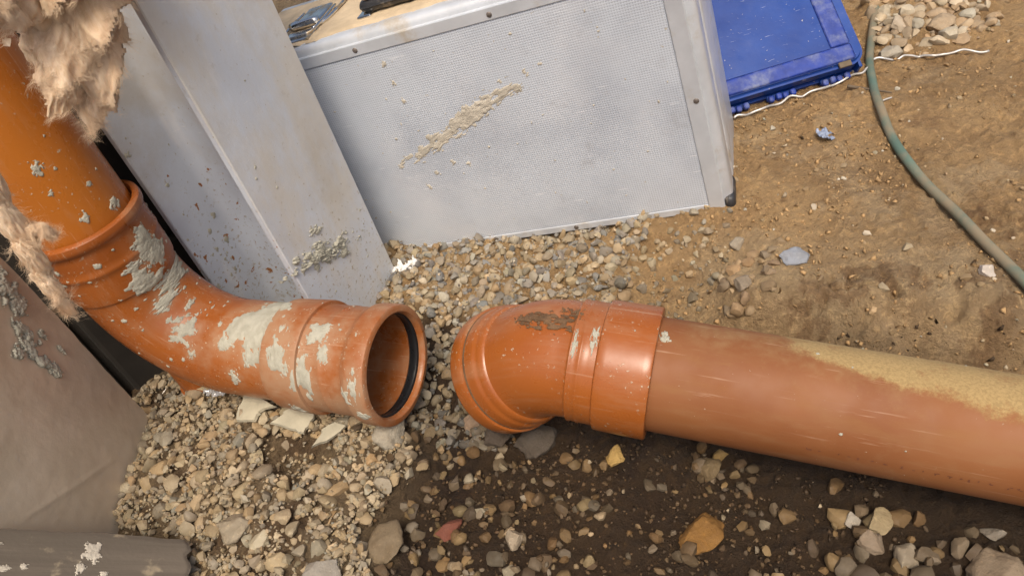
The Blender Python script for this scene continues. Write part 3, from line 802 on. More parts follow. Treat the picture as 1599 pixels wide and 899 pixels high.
for hx in (-.185, -.115, -.034):
    hg = bm_obj('hinge', rbox((hx - .021, -.0120, .0125), (hx + .021, -.0035, .0205), .002), BLUE, blue)
    for k in range(4):
        bm_obj('knuckle', rbox((hx - .020 + k * .0105, -.0165, .0155 + (.003 if k % 2 else 0)), (hx - .0115 + k * .0105, -.0065, .0255 + (.003 if k % 2 else 0)), .003, 3), BLUE_RUB, hg)
bm_obj('edge_notch', rbox((-.034, -.0062, .043), (-.016, .004, .0470), .001), TWIG, blue)
bm_obj('side_rib', rbox((-.0045, -.010, .004), (.0, .002, .040), .001), BLUE, blue)

# ------------------------------------------------------------------ hose, wires
def on_ground(pts, r, lift=0.0):
    P = catmull(pts, 10); P[:, 2] = np.maximum(ground_h(P[:, 0], P[:, 1], False), -.05) + r + lift + .0028
    k = np.ones(9) / 9; z = np.pad(P[:, 2], 4, mode='edge'); P[:, 2] = np.convolve(z, k, 'valid'); return P
hp = on_ground([(.84, 1.30), (.7982, 1.2116), (.7151, 1.0854), (.6405, .9784), (.5891, .8969), (.5579, .8334), (.5331, .7639), (.513, .6836), (.5038, .6079), (.4978, .5339), (.4929, .4614), (.4884, .3884), (.47, .25)] and
               [(.84, 1.30, 0), (.7982, 1.2116, 0), (.7151, 1.0854, 0), (.6405, .9784, 0), (.5891, .8969, 0), (.5579, .8334, 0), (.5331, .7639, 0), (.513, .6836, 0), (.5038, .6079, 0), (.4978, .5339, 0), (.4929, .4614, 0), (.4884, .3884, 0), (.47, .25, 0)], .0057)
hp[:, 0] += .0016 * np.sin(np.arange(len(hp)) * .17) + .0006 * np.sin(np.arange(len(hp)) * .47)
v_, f_ = tube_mesh(hp, .0057, 16)
tag(mesh_obj('garden_hose', v_, f_, HOSE), 'dusty grey-green hose curving across the brown soil', 'hose')
WP = [(.3772, .8955), (.4001, .8965), (.4356, .8994), (.4677, .9047), (.4941, .8991), (.536, .9041), (.572, .907), (.592, .9126), (.6141, .9264), (.6361, .9073), (.6619, .9016), (.6803, .885), (.7108, .8731), (.7428, .8575)]
WP = catmull([(x, y - (.010 if x < .60 else 0), 0) for x, y in WP], 8)
wz_ = ground_h(WP[:, 0], WP[:, 1]) + .0050; WP[:, 2] = np.convolve(np.pad(wz_, 3, mode='edge'), np.ones(7) / 7, 'valid')
WP[:, 1] += .0013 * np.sin(np.arange(len(WP)) * .85); WP[:, 2] += .002 * np.sin(np.arange(len(WP)) * .6)
v_, f_ = tube_mesh(WP, .0017, 8)
tag(mesh_obj('crinkled_wire', v_, f_, WIRE), 'thin crinkled silver wire lying along the foot of the blue toolbox', 'wire')
tp = on_ground([(.5426, .8751, 0), (.5597, .8512, 0), (.5769, .8242, 0)], .0022, .002)
v_, f_ = tube_mesh(tp, np.linspace(.0026, .0012, len(tp)), 7)
tag(mesh_obj('twig', v_, f_, TWIG), 'short dark twig on the soil beside the hose', 'twig')
tp = on_ground([(.5575, .8137, 0), (.5640, .8145, 0), (.5708, .8144, 0)], .0013, .002)
v_, f_ = tube_mesh(tp, .0013, 7)
tag(mesh_obj('wire_offcut', v_, f_, WIRE), 'tiny bright wire offcut poking out beside the hose', 'wire')

# ------------------------------------------------------------------ foil faced sheet and plank
plan = catmull([(-.4880, .6940, 0), (-.4930, .645, 0), (-.4990, .595, 0), (-.5075, .545, 0), (-.522, .490, 0), (-.540, .430, 0), (-.560, .36, 0), (-.585, .28, 0)], 24)
zz = np.linspace(-.06, .40, 150)
Pn = np.gradient(plan[:, :2], axis=0); Pn = np.stack([Pn[:, 1], -Pn[:, 0]], -1); Pn /= np.linalg.norm(Pn, axis=1)[:, None]
sl = np.concatenate([[0], np.cumsum(np.linalg.norm(np.diff(plan[:, :2], axis=0), axis=1))])
A_, B_ = np.meshgrid(sl, zz, indexing='ij')
dsp = .0004 * fbm(A_ * 9, B_ * 7, 0, 121, 3) + .0004 * fbm(A_ * 60, B_ * 60, 0, 123, 4)
for (sa, za, sb, zb, am) in ((.205, .115, .085, .040, .0012),):
    d_ = np.array([sb - sa, zb - za]); Ln = np.linalg.norm(d_); d_ /= Ln
    tt = (A_ - sa) * d_[0] + (B_ - za) * d_[1]; pp = -(A_ - sa) * d_[1] + (B_ - za) * d_[0]
    dsp = dsp + am * np.exp(-np.abs(pp / .0016)) * sstep(-.01, .02, tt) * sstep(Ln + .01, Ln - .02, tt)
dsp = dsp * (-1 if Pn[10, 0] < 0 else 1)
edge_w = .004 * fbm(B_ * 16, B_ * 0, 0, 125, 3) * sstep(.06, 0, A_)
def side(off):
    x = plan[:, 0][:, None] + Pn[:, 0][:, None] * (dsp + off); y = plan[:, 1][:, None] + Pn[:, 1][:, None] * (dsp + off) + edge_w
    return np.stack([x, y, B_], -1).reshape(-1, 3)
nA, nB = A_.shape; idx = np.arange(nA * nB).reshape(nA, nB)
Ff = np.stack([idx[:-1, :-1], idx[1:, :-1], idx[1:, 1:], idx[:-1, 1:]], -1).reshape(-1, 4)
rim = []
ring_ = list(idx[:, 0]) + list(idx[-1, 1:]) + list(idx[-2::-1, -1]) + list(idx[0, -2:0:-1])
for i in range(len(ring_)): rim.append((ring_[i], ring_[(i + 1) % len(ring_)], ring_[(i + 1) % len(ring_)] + nA * nB, ring_[i] + nA * nB))
allF = np.vstack([Ff[:, ::-1], Ff + nA * nB, np.array(rim)])
sgn = -1 if Pn[10, 0] < 0 else 1
sh_root = thing('metal_sheet', 'creased brown-grey foil-faced sheet standing upright at the edge of the gravel', 'sheet', (0, 0, 0))
sheet = mesh_obj('sheet_face', np.vstack([side(0), side(-.003 * sgn)]), allF, SHEETM, sh_root)
sheet.data.set_sharp_from_angle(angle=math.radians(50))
for i, (s_, z_, a, b, th) in enumerate([(.027, .262, .012, .014, .006), (.030, .240, .010, .010, .004), (.050, .225, .008, .012, .005), (.058, .205, .010, .014, .006), (.060, .185, .008, .014, .006), (.056, .166, .006, .010, .005), (.075, .215, .006, .007, .004), (.035, .20, .003, .006, .002), (.03, .17, .002, .006, .002)]):
    def Pf(u, v):
        k = s_ + u.ravel(); px = np.interp(k, sl, plan[:, 0]); py = np.interp(k, sl, plan[:, 1]); nx = np.interp(k, sl, Pn[:, 0]); ny = np.interp(k, sl, Pn[:, 1])
        return np.stack([px + nx * .002 * sgn, py + ny * .002 * sgn, z_ + v.ravel()], -1).reshape(*u.shape, 3)
    def Nf(u, v):
        k = s_ + u.ravel(); return (np.stack([np.interp(k, sl, Pn[:, 0]), np.interp(k, sl, Pn[:, 1]), 0 * k], -1) * sgn).reshape(*u.shape, 3)
    splat_patch(Pf, Nf, a, b, 'mortar_splash', MORTAR, sh_root, 800 + i, thick=th * .45, rag=.9)

pe = np.array([-.3916, .4766, .030]); pl = np.array([-.517, .469, .140])          # the plank leans on the sheet
px_ = (pe - pl) / np.linalg.norm(pe - pl); py_ = np.array([-.05, 1.0, 0]); py_ -= (py_ @ px_) * px_; py_ /= np.linalg.norm(py_); pz_ = np.cross(px_, py_)
po = pe - pz_ * .0185
plm = Matrix(((px_[0], py_[0], pz_[0], po[0]), (px_[1], py_[1], pz_[1], po[1]), (px_[2], py_[2], pz_[2], po[2]), (0, 0, 0, 1)))
plank = thing('timber_plank', 'weathered grey timber plank propped between the gravel and the foil-faced sheet', 'plank', mat=plm)
nx_, ny_ = 120, 30
U, Vv = np.meshgrid(np.linspace(-.186, 0, nx_), np.linspace(-.13, -.002, ny_), indexing='ij')
endw = .006 * fbm(Vv * 90, Vv * 0, 0, 131, 4) - .004 * sstep(-.012, -.002, Vv)
Ux = U + endw * sstep(-.1, 0, U); top = .0185 + .0004 * fbm(U * 6, Vv * 60, 0, 133, 4) - .0015 * sstep(-.004, 0, U) - .0015 * sstep(-.005, -.002, Vv)
tv = np.stack([Ux, Vv + .003 * fbm(U * 20, U * 0, 0, 135, 3), top], -1).reshape(-1, 3); bv = tv.copy(); bv[:, 2] = 0
idx = np.arange(nx_ * ny_).reshape(nx_, ny_)
Ft = np.stack([idx[:-1, :-1], idx[1:, :-1], idx[1:, 1:], idx[:-1, 1:]], -1).reshape(-1, 4)
ring_ = list(idx[:, 0]) + list(idx[-1, 1:]) + list(idx[-2::-1, -1]) + list(idx[0, -2:0:-1])
rim = np.array([(ring_[i], ring_[i] + nx_ * ny_, ring_[(i + 1) % len(ring_)] + nx_ * ny_, ring_[(i + 1) % len(ring_)]) for i in range(len(ring_))])
o = mesh_obj('board', np.vstack([tv, bv]), np.vstack([Ft, Ft[:, ::-1] + nx_ * ny_, rim]), WOOD, plank); o.data.set_sharp_from_angle(angle=math.radians(50))
for i, (x, y, a, b) in enumerate([(-.088, -.022, .008, .009), (-.095, -.040, .004, .006), (-.155, -.042, .005, .003), (-.140, -.040, .003, .0025), (-.165, -.018, .003, .002), (-.075, -.045, .003, .003)]):
    Pf = lambda u, v: np.stack([x + u, y + v, 0 * u + .0188], -1); Nf = lambda u, v: np.stack([0 * u, 0 * u, 0 * u + 1], -1)
    splat_patch(Pf, Nf, a, b, 'mortar_splash', CREAM, plank, 850 + i, thick=.0007, rag=.7)

# ------------------------------------------------------------------ mineral wool
def ico(sub):
    bm = bmesh.new(); bmesh.ops.create_icosphere(bm, subdivisions=sub, radius=1); bm.verts.ensure_lookup_table()
    v = np.array([p.co[:] for p in bm.verts]); f = np.array([[q.index for q in t.verts] for t in bm.faces]); bm.free(); return v, f
I1, I2, I3, I4, I5 = ico(1), ico(2), ico(3), ico(4), ico(5)
def wool(name, label, lumps, seed, nf, amp=.30, spread=.0018, flen=1.0, flaps=()):
    root = thing(name, label, 'insulation', tuple(lumps[0][0]))
    inv = Matrix.Translation(-Vector(lumps[0][0]))
    Vs, Fs, off = [], [], 0; surf = []
    for k, (c, sc, rz) in enumerate(lumps):
        v, f = I5; sc = np.array(sc) * (.84 if flaps else 1.0)
        n = fbm(v[:, 0] * 1.6 + k * 7, v[:, 1] * 1.6, v[:, 2] * 1.6, seed + k, 3)
        rid = 1 - np.abs(fbm(v[:, 0] * 2.1 + k * 3, v[:, 1] * 2.1, v[:, 2] * .9, seed + 30 + k, 3)) * 2.4
        r = 1 + amp * n + .16 * rid - .10
        p = v * r[:, None] * sc
        a = np.array(Matrix.Rotation(rz[0], 3, 'X') @ Matrix.Rotation(rz[1], 3, 'Y') @ Matrix.Rotation(rz[2], 3, 'Z'))
        p = p @ a.T + np.array(c); Vs.append(p); Fs.append(f + off); off += len(v)
        if not flaps: surf.append((p, v @ a.T))
    o = mesh_obj('batting', np.vstack(Vs), np.vstack(Fs), WOOL, root); o.matrix_parent_inverse = inv
    # torn layers peeling off the batt
    for k, (c, hw, hl, roll, yaw, tip) in enumerate(flaps):
        n_ = 56; g = np.linspace(-1.25, 1.25, n_); U, Vv = np.meshgrid(g, g, indexing='ij')
        nrm = Vector((.20, -.93, .30)).normalized(); dn = Vector((-.42, .05, -.90)); dn = (dn - nrm * dn.dot(nrm)).normalized(); sd_ = dn.cross(nrm)
        rot = Matrix.Rotation(roll, 3, nrm) ; dn = rot @ dn; sd_ = rot @ sd_
        rot = Matrix.Rotation(yaw, 3, dn); nrm = rot @ nrm; sd_ = rot @ sd_
        rot = Matrix.Rotation(tip, 3, sd_); nrm = rot @ nrm; dn = rot @ dn
        sd_, dn, nrm = (np.array(q) for q in (sd_, dn, nrm))
        taper = 1 - .35 * np.clip(Vv, -.2, 1.2)
        m = 1 - np.sqrt((U / taper) ** 2 + (Vv * .95) ** 2) + .42 * fbm(U * 2.4 + k * 5, Vv * 1.5, 0, seed + 200 + k, 5, .62)
        e = np.sqrt(np.clip(m, 0, 1) / .55).clip(0, 1)
        warp = fbm(U * 1.1 + k * 3, Vv * .9, 0, seed + 220 + k, 2)
        fold = .0085 * fbm(U * 1.5 + 1.2 * warp, Vv * .8, 0, seed + 240 + k, 3) + .0030 * (1 - 2 * np.abs(fbm(U * 3.2 + 2 * warp, Vv * 1.0, 0, seed + 260 + k, 3))) + .0009 * fbm(U * 14 + 4 * warp, Vv * 2.2, 0, seed + 280 + k, 3)
        curl = -.010 * U ** 2 - .006 * np.clip(Vv, 0, 2) ** 2
        mid_ = np.array(c) + (U * hw)[..., None] * sd_ + (Vv * hl)[..., None] * dn + (fold + curl)[..., None] * nrm
        th = (.0045 * e)[..., None] * nrm
        idx = np.arange(n_ * n_).reshape(n_, n_); kp = m > 0
        fm = kp[:-1, :-1] & kp[1:, :-1] & kp[1:, 1:] & kp[:-1, 1:]
        F = np.stack([idx[:-1, :-1], idx[1:, :-1], idx[1:, 1:], idx[:-1, 1:]], -1)[fm]
        A_ = (mid_ + th).reshape(-1, 3); B_ = (mid_ - th).reshape(-1, 3)
        used = np.unique(F); rm = np.full(n_ * n_, -1); rm[used] = np.arange(len(used))
        o = mesh_obj('torn_layer', np.vstack([A_[used], B_[used]]), np.vstack([rm[F], rm[F][:, ::-1] + len(used)]), WOOL, root); o.matrix_parent_inverse = inv
        surf.append((A_[used], np.tile(nrm, (len(used), 1))))
        ed = used[(m.ravel()[used] < .16)]
        if len(ed): surf.append((A_[ed], np.tile(nrm, (len(ed), 1))))
    # loose fibres lying in combed wisps over the surface
    ncl = nf // 22
    src = [surf[i] for i in rng.integers(len(surf), size=ncl)]
    jj = [rng.integers(len(p)) for p, _ in src]
    Q0 = np.array([p[j] for (p, _), j in zip(src, jj)]); N0 = np.array([n_[j] for (_, n_), j in zip(src, jj)])
    Q = np.repeat(Q0, 22, 0); N = np.repeat(N0, 22, 0); m_ = len(Q)
    sp_ = rng.normal(size=(m_, 3)) * spread; sp_ -= (sp_ * N).sum(1)[:, None] * N; Q = Q + sp_ + N * (.0002 + .0016 * rng.random((m_, 1)) ** 2)
    cl = np.repeat(rng.normal(size=(ncl, 3)) * .45, 22, 0); ln = np.repeat(.007 + .016 * rng.random(ncl) ** 1.5, 22)[:, None] * (.5 + .8 * rng.random((m_, 1)))
    ln = ln * flen; w = (.00003 + .00007 * rng.random((m_, 1))); free = (rng.random((m_, 1)) < .12) * 1.0
    pts = [Q]; cur = Q.copy()
    for s in range(6):
        d = np.stack([fbm(cur[:, 0] * 45 + a_ * 11, cur[:, 1] * 45, cur[:, 2] * 45, seed + 90 + a_, 2) for a_ in range(3)], -1) * 2.6 + np.array([.10, -.05, -.35]) + cl * 1.6 + rng.normal(size=(m_, 3)) * .5
        d = d - (d * N).sum(1)[:, None] * N * (.95 - .6 * free) + N * .30 * free; d /= np.linalg.norm(d, axis=1)[:, None]
        cur = cur + d * ln / 6; pts.append(cur.copy())
    pts = np.stack(pts, 1)
    sd = np.cross(pts[:, -1] - pts[:, 0], N + .4 * rng.normal(size=(m_, 3))); sd /= np.linalg.norm(sd, axis=1)[:, None] + 1e-9
    tp_ = np.linspace(1, .35, 7)[None, :, None]
    FV = np.stack([pts - sd[:, None] * w[:, None] * tp_, pts + sd[:, None] * w[:, None] * tp_], 2).reshape(-1, 3)
    k0 = (np.arange(m_) * 14)[:, None] + (np.arange(6) * 2)[None]
    FFs = np.stack([k0, k0 + 1, k0 + 3, k0 + 2], -1).reshape(-1, 4)
    o = mesh_obj('loose_fibres', FV, np.array(FFs), FIBRE, root); o.matrix_parent_inverse = inv; o['kind'] = 'stuff'
    return root
wool('mineral_wool', 'shaggy tuft of tan mineral wool stuffed beside the upright pipe',
     [((-0.296, 0.690, 0.484), (.034, .026, .046), (.2, .3, .1)), ((-0.314, 0.702, 0.422), (.022, .020, .040), (.1, .25, .3)), ((-0.306, 0.668, 0.514), (.030, .024, .036), (0, .5, .2)),
      ((-0.268, 0.696, 0.504), (.028, .024, .040), (.1, -.2, .4)), ((-0.290, 0.702, 0.454), (.026, .022, .040), (.3, .1, .2)), ((-0.258, 0.684, 0.552), (.040, .030, .050), (0, 0, .5)),
      ((-0.308, 0.658, 0.552), (.036, .028, .040), (.2, .4, .1)), ((-0.321, 0.702, 0.398), (.013, .013, .022), (.1, .2, 0)), ((-0.314, 0.684, 0.460), (.022, .020, .034), (.3, .3, .2))], 140, 30000, spread=.0020, flen=.62,
     flaps=[((-0.258, 0.672, 0.542), .050, .050, .1, .2, .1), ((-0.308, 0.636, 0.544), .034, .036, .3, -.3, .1), ((-0.302, 0.660, 0.514), .030, .034, -.2, -.3, .2), ((-0.264, 0.680, 0.494), .036, .048, .15, .35, .1),
            ((-0.292, 0.674, 0.470), .032, .046, -.1, -.2, .15), ((-0.286, 0.686, 0.447), .028, .044, .1, .3, 0), ((-0.318, 0.684, 0.440), .024, .036, -.15, -.3, .2), ((-0.308, 0.690, 0.414), .022, .034, .1, .1, .1), ((-0.246, 0.686, 0.522), .030, .050, .3, .5, 0), ((-0.318, 0.690, 0.396), .012, .020, 0, 0, .1)])
wool('mineral_wool', 'thin twisted strand of mineral wool hanging beside the sheet edge',
     [((-.3736, .5799, .4100), (.013, .011, .040), (0, .2, 0)), ((-.3790, .5780, .3650), (.010, .010, .030), (.1, .1, .4)), ((-.3830, .5735, .3320), (.0085, .009, .026), (.15, .1, .2)),
      ((-.3855, .5700, .3050), (.0070, .008, .022), (.2, 0, .1)), ((-.3842, .5655, .2850), (.0045, .005, .014), (.2, 0, .1)), ((-.3690, .5800, .3570), (.010, .004, .004), (.1, .3, .3)), ((-.3605, .5800, .3500), (.004, .004, .009), (.3, .2, 0))], 170, 9000, .25, .0010, .8)

# ------------------------------------------------------------------ stones
def stone_shape(k, base=I2, cuts=5, flat=1.0):
    r_ = np.random.default_rng(1000 + k); v, f = base
    p = v * (1 + .12 * fbm(v[:, 0] * 1.3 + k, v[:, 1] * 1.3, v[:, 2] * 1.3, 900 + k, 3))[:, None]
    for _ in range(cuts + 6):
        n = r_.normal(size=3); n /= np.linalg.norm(n); d = .46 + .40 * r_.random()
        e = p @ n - d; p = p - np.where(e > 0, e * .95, 0)[:, None] * n
    p = p * np.array([1, .60 + .38 * r_.random(), (.45 + .40 * r_.random()) * flat])
    q = p * 2.4
    p = p + .05 * np.stack([fbm(q[:, 0] + a * 9, q[:, 1], q[:, 2], 950 + k + a, 3, .6) for a in range(3)], -1)
    return p / np.abs(p[:, 0]).max()
LOW = [stone_shape(k, I1, 3 + k % 4) for k in range(16)]
MID = [stone_shape(k + 40, I2, 4 + k % 5) for k in range(20)]
BIG = [stone_shape(k + 80, I4, 6 + k % 5) for k in range(14)]

def inside(poly, x, y):
    c = False; j = len(poly) - 1
    for i in range(len(poly)):
        if (poly[i][1] > y) != (poly[j][1] > y) and x < (poly[j][0] - poly[i][0]) * (y - poly[i][1]) / (poly[j][1] - poly[i][1]) + poly[i][0]: c = not c
        j = i
    return c
Z_BACK = [(-.2197, .8132), (-.1971, .8755), (-.1695, .93), (.0222, .875), (.233, .80), (.1936, .7452), (.1673, .7089), (.137, .658), (.11, .61), (.00, .63), (-.03, .56), (-.06, .50), (-.1267, .5235), (-.1648, .559), (-.20, .62), (-.26, .70)]
Z_HEAP = [(-.52, .76), (-.4298, .77), (-.30, .67), (-.2218, .5883), (-.1632, .5416), (-.1606, .4963), (-.1996, .4616), (-.2285, .4486), (-.2064, .371), (-.45, .40), (-.417, .5062), (-.5142, .548), (-.515, .6476)]
Z_GAP = [(-.3291, .5963), (-.2694, .5828), (-.2242, .5377), (-.2547, .5271), (-.2921, .5151), (-.3348, .5523)]
Z_FORE = [(-.2293, .5917), (-.1185, .5776), (-.0113, .4973), (.0775, .4542), (.2123, .3341), (.1811, .2549), (-.2389, .3909)]
Z_FR = [(.2322, .371), (.2848, .3292), (.355, .257), (.3417, .2029), (.1713, .2581)]
Z_MR = [(.1298, .4426), (.1861, .4124), (.1638, .3515), (.1105, .378)]
Z_BANK = [(.2309, .6277), (.2644, .63), (.3286, .6362), (.3203, .596), (.2765, .5474), (.2253, .5601)]
Z_RUB = [(.7197, 1.14), (.90, 1.06), (.7888, .8993), (.6678, .8946), (.6359, .9555)]
Z_PLAT = [(.3685, .8807), (.9624, 1.0773), (.6392, .5523), (.4569, .3689), (.2883, .5207), (.1821, .6415), (.2117, .7205)]

PAL_DRY = [tuple(np.array(c_) * (.84, .855, .88)) for c_ in [(.42, .325, .20), (.38, .30, .19), (.45, .35, .215), (.34, .28, .195), (.49, .395, .255), (.40, .295, .165), (.43, .325, .185), (.32, .26, .18), (.40, .325, .22)]]
PAL_GREY = [(.32, .275, .21), (.27, .24, .20), (.38, .32, .23), (.22, .20, .17), (.38, .29, .175), (.46, .40, .30), (.34, .25, .145), (.29, .265, .225), (.24, .22, .20)]
PAL_WET = [(.17, .105, .045), (.11, .075, .038), (.22, .14, .06), (.09, .068, .045), (.14, .11, .07), (.27, .19, .09), (.13, .085, .045), (.19, .15, .10)]  # wet stone tones, darkened further with the shade over the trench
HG = .0025
hx0, hy0 = -.62, .15; NX, NY = int(1.5 / HG), int(1.1 / HG)
xs_ = hx0 + HG * np.arange(NX); ys_ = hy0 + HG * np.arange(NY)
HM = ground_h(*np.meshgrid(xs_, ys_, indexing='ij')); HM0 = HM.copy()
STN = []
def blocked(x, y, r):
    for path, s0, s1, rr in ((path_left, .70, S_END, .066), (path_right, 0, .185, .066), (path_right, .185, .6, .056)):
        pass
    return False
def drop(poly, n, rmin, rmax, pal, zone, cand=4, sink=.35, maxh=.03, power=2.0, skip=None, weight=None):
    xs = [p[0] for p in poly]; ys = [p[1] for p in poly]; made = 0; tries = 0
    while made < n and tries < n * 14:
        tries += 1; best = None
        for _ in range(cand):
            x = min(xs) + (max(xs) - min(xs)) * rng.random(); y = min(ys) + (max(ys) - min(ys)) * rng.random()
            if not inside(poly, x, y): continue
            if skip and inside(skip, x, y): continue
            if weight is not None and rng.random() > weight(x, y): continue
            i, j = int((x - hx0) / HG), int((y - hy0) / HG)
            if not (4 < i < NX - 5 and 4 < j < NY - 5): continue
            e = HM[i, j] - HM0[i, j]
            if best is None or e < best[0]: best = (e, x, y, i, j)
        if best is None: continue
        e, x, y, i, j = best
        if e > maxh: continue
        r = rmin + (rmax - rmin) * rng.random() ** power
        k = max(1, int(r * .8 / HG)); sub = HM[max(0, i - k):i + k + 1, max(0, j - k):j + k + 1]
        if sub.size == 0: continue
        rz = r * .55
        z = float(np.mean(sub)) * .5 + float(np.max(sub)) * .5 + rz * (1 - sink)
        kk = int(r * .85 / HG) + 1
        i0, i1, j0, j1 = max(0, i - kk), min(NX, i + kk + 1), max(0, j - kk), min(NY, j + kk + 1)
        dx = xs_[i0:i1] - x; dy = ys_[j0:j1] - y
        rr = (dx[:, None] ** 2 + dy[None] ** 2) / (r * .8) ** 2
        top_ = z + rz * np.sqrt(np.clip(1 - rr, 0, 1))
        HM[i0:i1, j0:j1] = np.where(rr < 1, np.maximum(HM[i0:i1, j0:j1], top_), HM[i0:i1, j0:j1])
        c = np.array(pal[rng.integers(len(pal))]) * (.78 + .40 * rng.random()); w_ = .05 * rng.normal(); c = c * np.array([1 + w_, 1, 1 - w_])
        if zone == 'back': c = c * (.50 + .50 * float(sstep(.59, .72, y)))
        if zone == 'fore': c = c * .68 + np.array([.022, .012, .004])
        tilt = rng.normal(size=2) * .38
        STN.append([x, y, z, r, np.clip(c, .02, .75), zone, (tilt[0], tilt[1], 6.283 * rng.random())])
        made += 1
wetback = lambda x, y: 1.0
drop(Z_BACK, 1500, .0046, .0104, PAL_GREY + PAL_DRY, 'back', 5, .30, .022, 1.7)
drop(Z_HEAP, 1500, .0046, .0140, PAL_DRY, 'heap', 5, .30, .026, 2.6, Z_GAP)
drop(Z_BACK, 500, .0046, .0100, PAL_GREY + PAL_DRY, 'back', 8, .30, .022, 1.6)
drop(Z_HEAP, 900, .0032, .0080, PAL_DRY, 'heap', 8, .30, .026, 1.6, Z_GAP)
drop(Z_HEAP, 2600, .0012, .0036, PAL_DRY, 'heap', 1, .30, .03, 1.6)
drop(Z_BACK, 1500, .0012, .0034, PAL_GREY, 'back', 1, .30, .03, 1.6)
drop(Z_FORE, 900, .0008, .0026, [(.11, .066, .028), (.085, .052, .024), (.15, .095, .045)], 'fore', 1, .5, .02, 1.6)
drop(Z_FORE, 300, .0026, .0100, PAL_WET, 'fore', 3, .85, .012, 2.2, None, lambda x, y: .18 + .82 * sstep(.10, -.22, x + .04 * vnoise(x * 20, y * 20)))
drop(Z_FORE, 45, .0030, .0080, PAL_DRY, 'fore', 3, .75, .014, 2.0, None, lambda x, y: .25 + .75 * sstep(.10, -.2, x))
drop(Z_FR, 60, .0035, .0130, PAL_WET, 'fore', 3, .7, .014, 1.8)
drop(Z_MR, 30, .0035, .0085, PAL_WET, 'fore', 3, .5, .014, 1.8)
drop([(.233, .80), (.30, .72), (.26, .64), (.20, .60), (.10, .60), (.137, .658), (.1673, .7089), (.1936, .7452)], 170, .0018, .0085, PAL_DRY, 'back', 1, .8, .010, 2.4)
drop(Z_BANK, 34, .0045, .0120, [(.29, .20, .11), (.25, .18, .11), (.33, .24, .14)], 'bank', 2, 1.05, .010, 1.3)
drop(Z_RUB, 330, .0030, .0165, [(.40, .29, .175), (.46, .36, .235), (.36, .275, .18), (.48, .41, .30)], 'rubble', 4, .5, .03, 2.2)
drop(Z_PLAT, 130, .0018, .0060, [(.36, .27, .16), (.45, .36, .23), (.30, .21, .11), (.5, .44, .34)], 'plateau', 1, .6, .008, 3)

def blur(a, k):
    ker = np.ones(2 * k + 1) / (2 * k + 1)
    for _ in range(2):
        a = np.apply_along_axis(lambda v: np.convolve(np.pad(v, k, mode='edge'), ker, 'valid'), 0, a)
        a = np.apply_along_axis(lambda v: np.convolve(np.pad(v, k, mode='edge'), ker, 'valid'), 1, a)
    return a
FINES = blur(HM - HM0, 4)
fi_ = np.clip((GX - hx0) / HG, 0, NX - 1.001); fj_ = np.clip((GY - hy0) / HG, 0, NY - 1.001); i0_, j0_ = fi_.astype(int), fj_.astype(int); a_, b_ = fi_ - i0_, fj_ - j0_
fin = FINES[i0_, j0_] * (1 - a_) * (1 - b_) + FINES[i0_ + 1, j0_] * a_ * (1 - b_) + FINES[i0_, j0_ + 1] * (1 - a_) * b_ + FINES[i0_ + 1, j0_ + 1] * a_ * b_
fin = np.where((GX > hx0) & (GX < xs_[-1]) & (GY > hy0) & (GY < ys_[-1]), np.clip(fin - .0020, 0, None), 0)
GH2 = GH + fin * (.98 + .12 * fbm(GX * 60, GY * 60, 0, 77, 3))
gnd.data.vertices.foreach_set('co', np.stack([GX, GY, GH2], -1).astype(np.float32).ravel()); gnd.data.update()

def in_frame(x, y, z):
    d = np.array([x, y, z - .64]); X_, Y_, Z_ = d @ np.array(cx), d @ np.array(cy), d @ np.array(cz)
    if Z_ >= -.05: return None
    u, v = 800 + 1155 * X_ / -Z_, 450 - 1155 * Y_ / -Z_
    return (u, v, -Z_) if 4 < u < 1595 and 4 < v < 895 else None
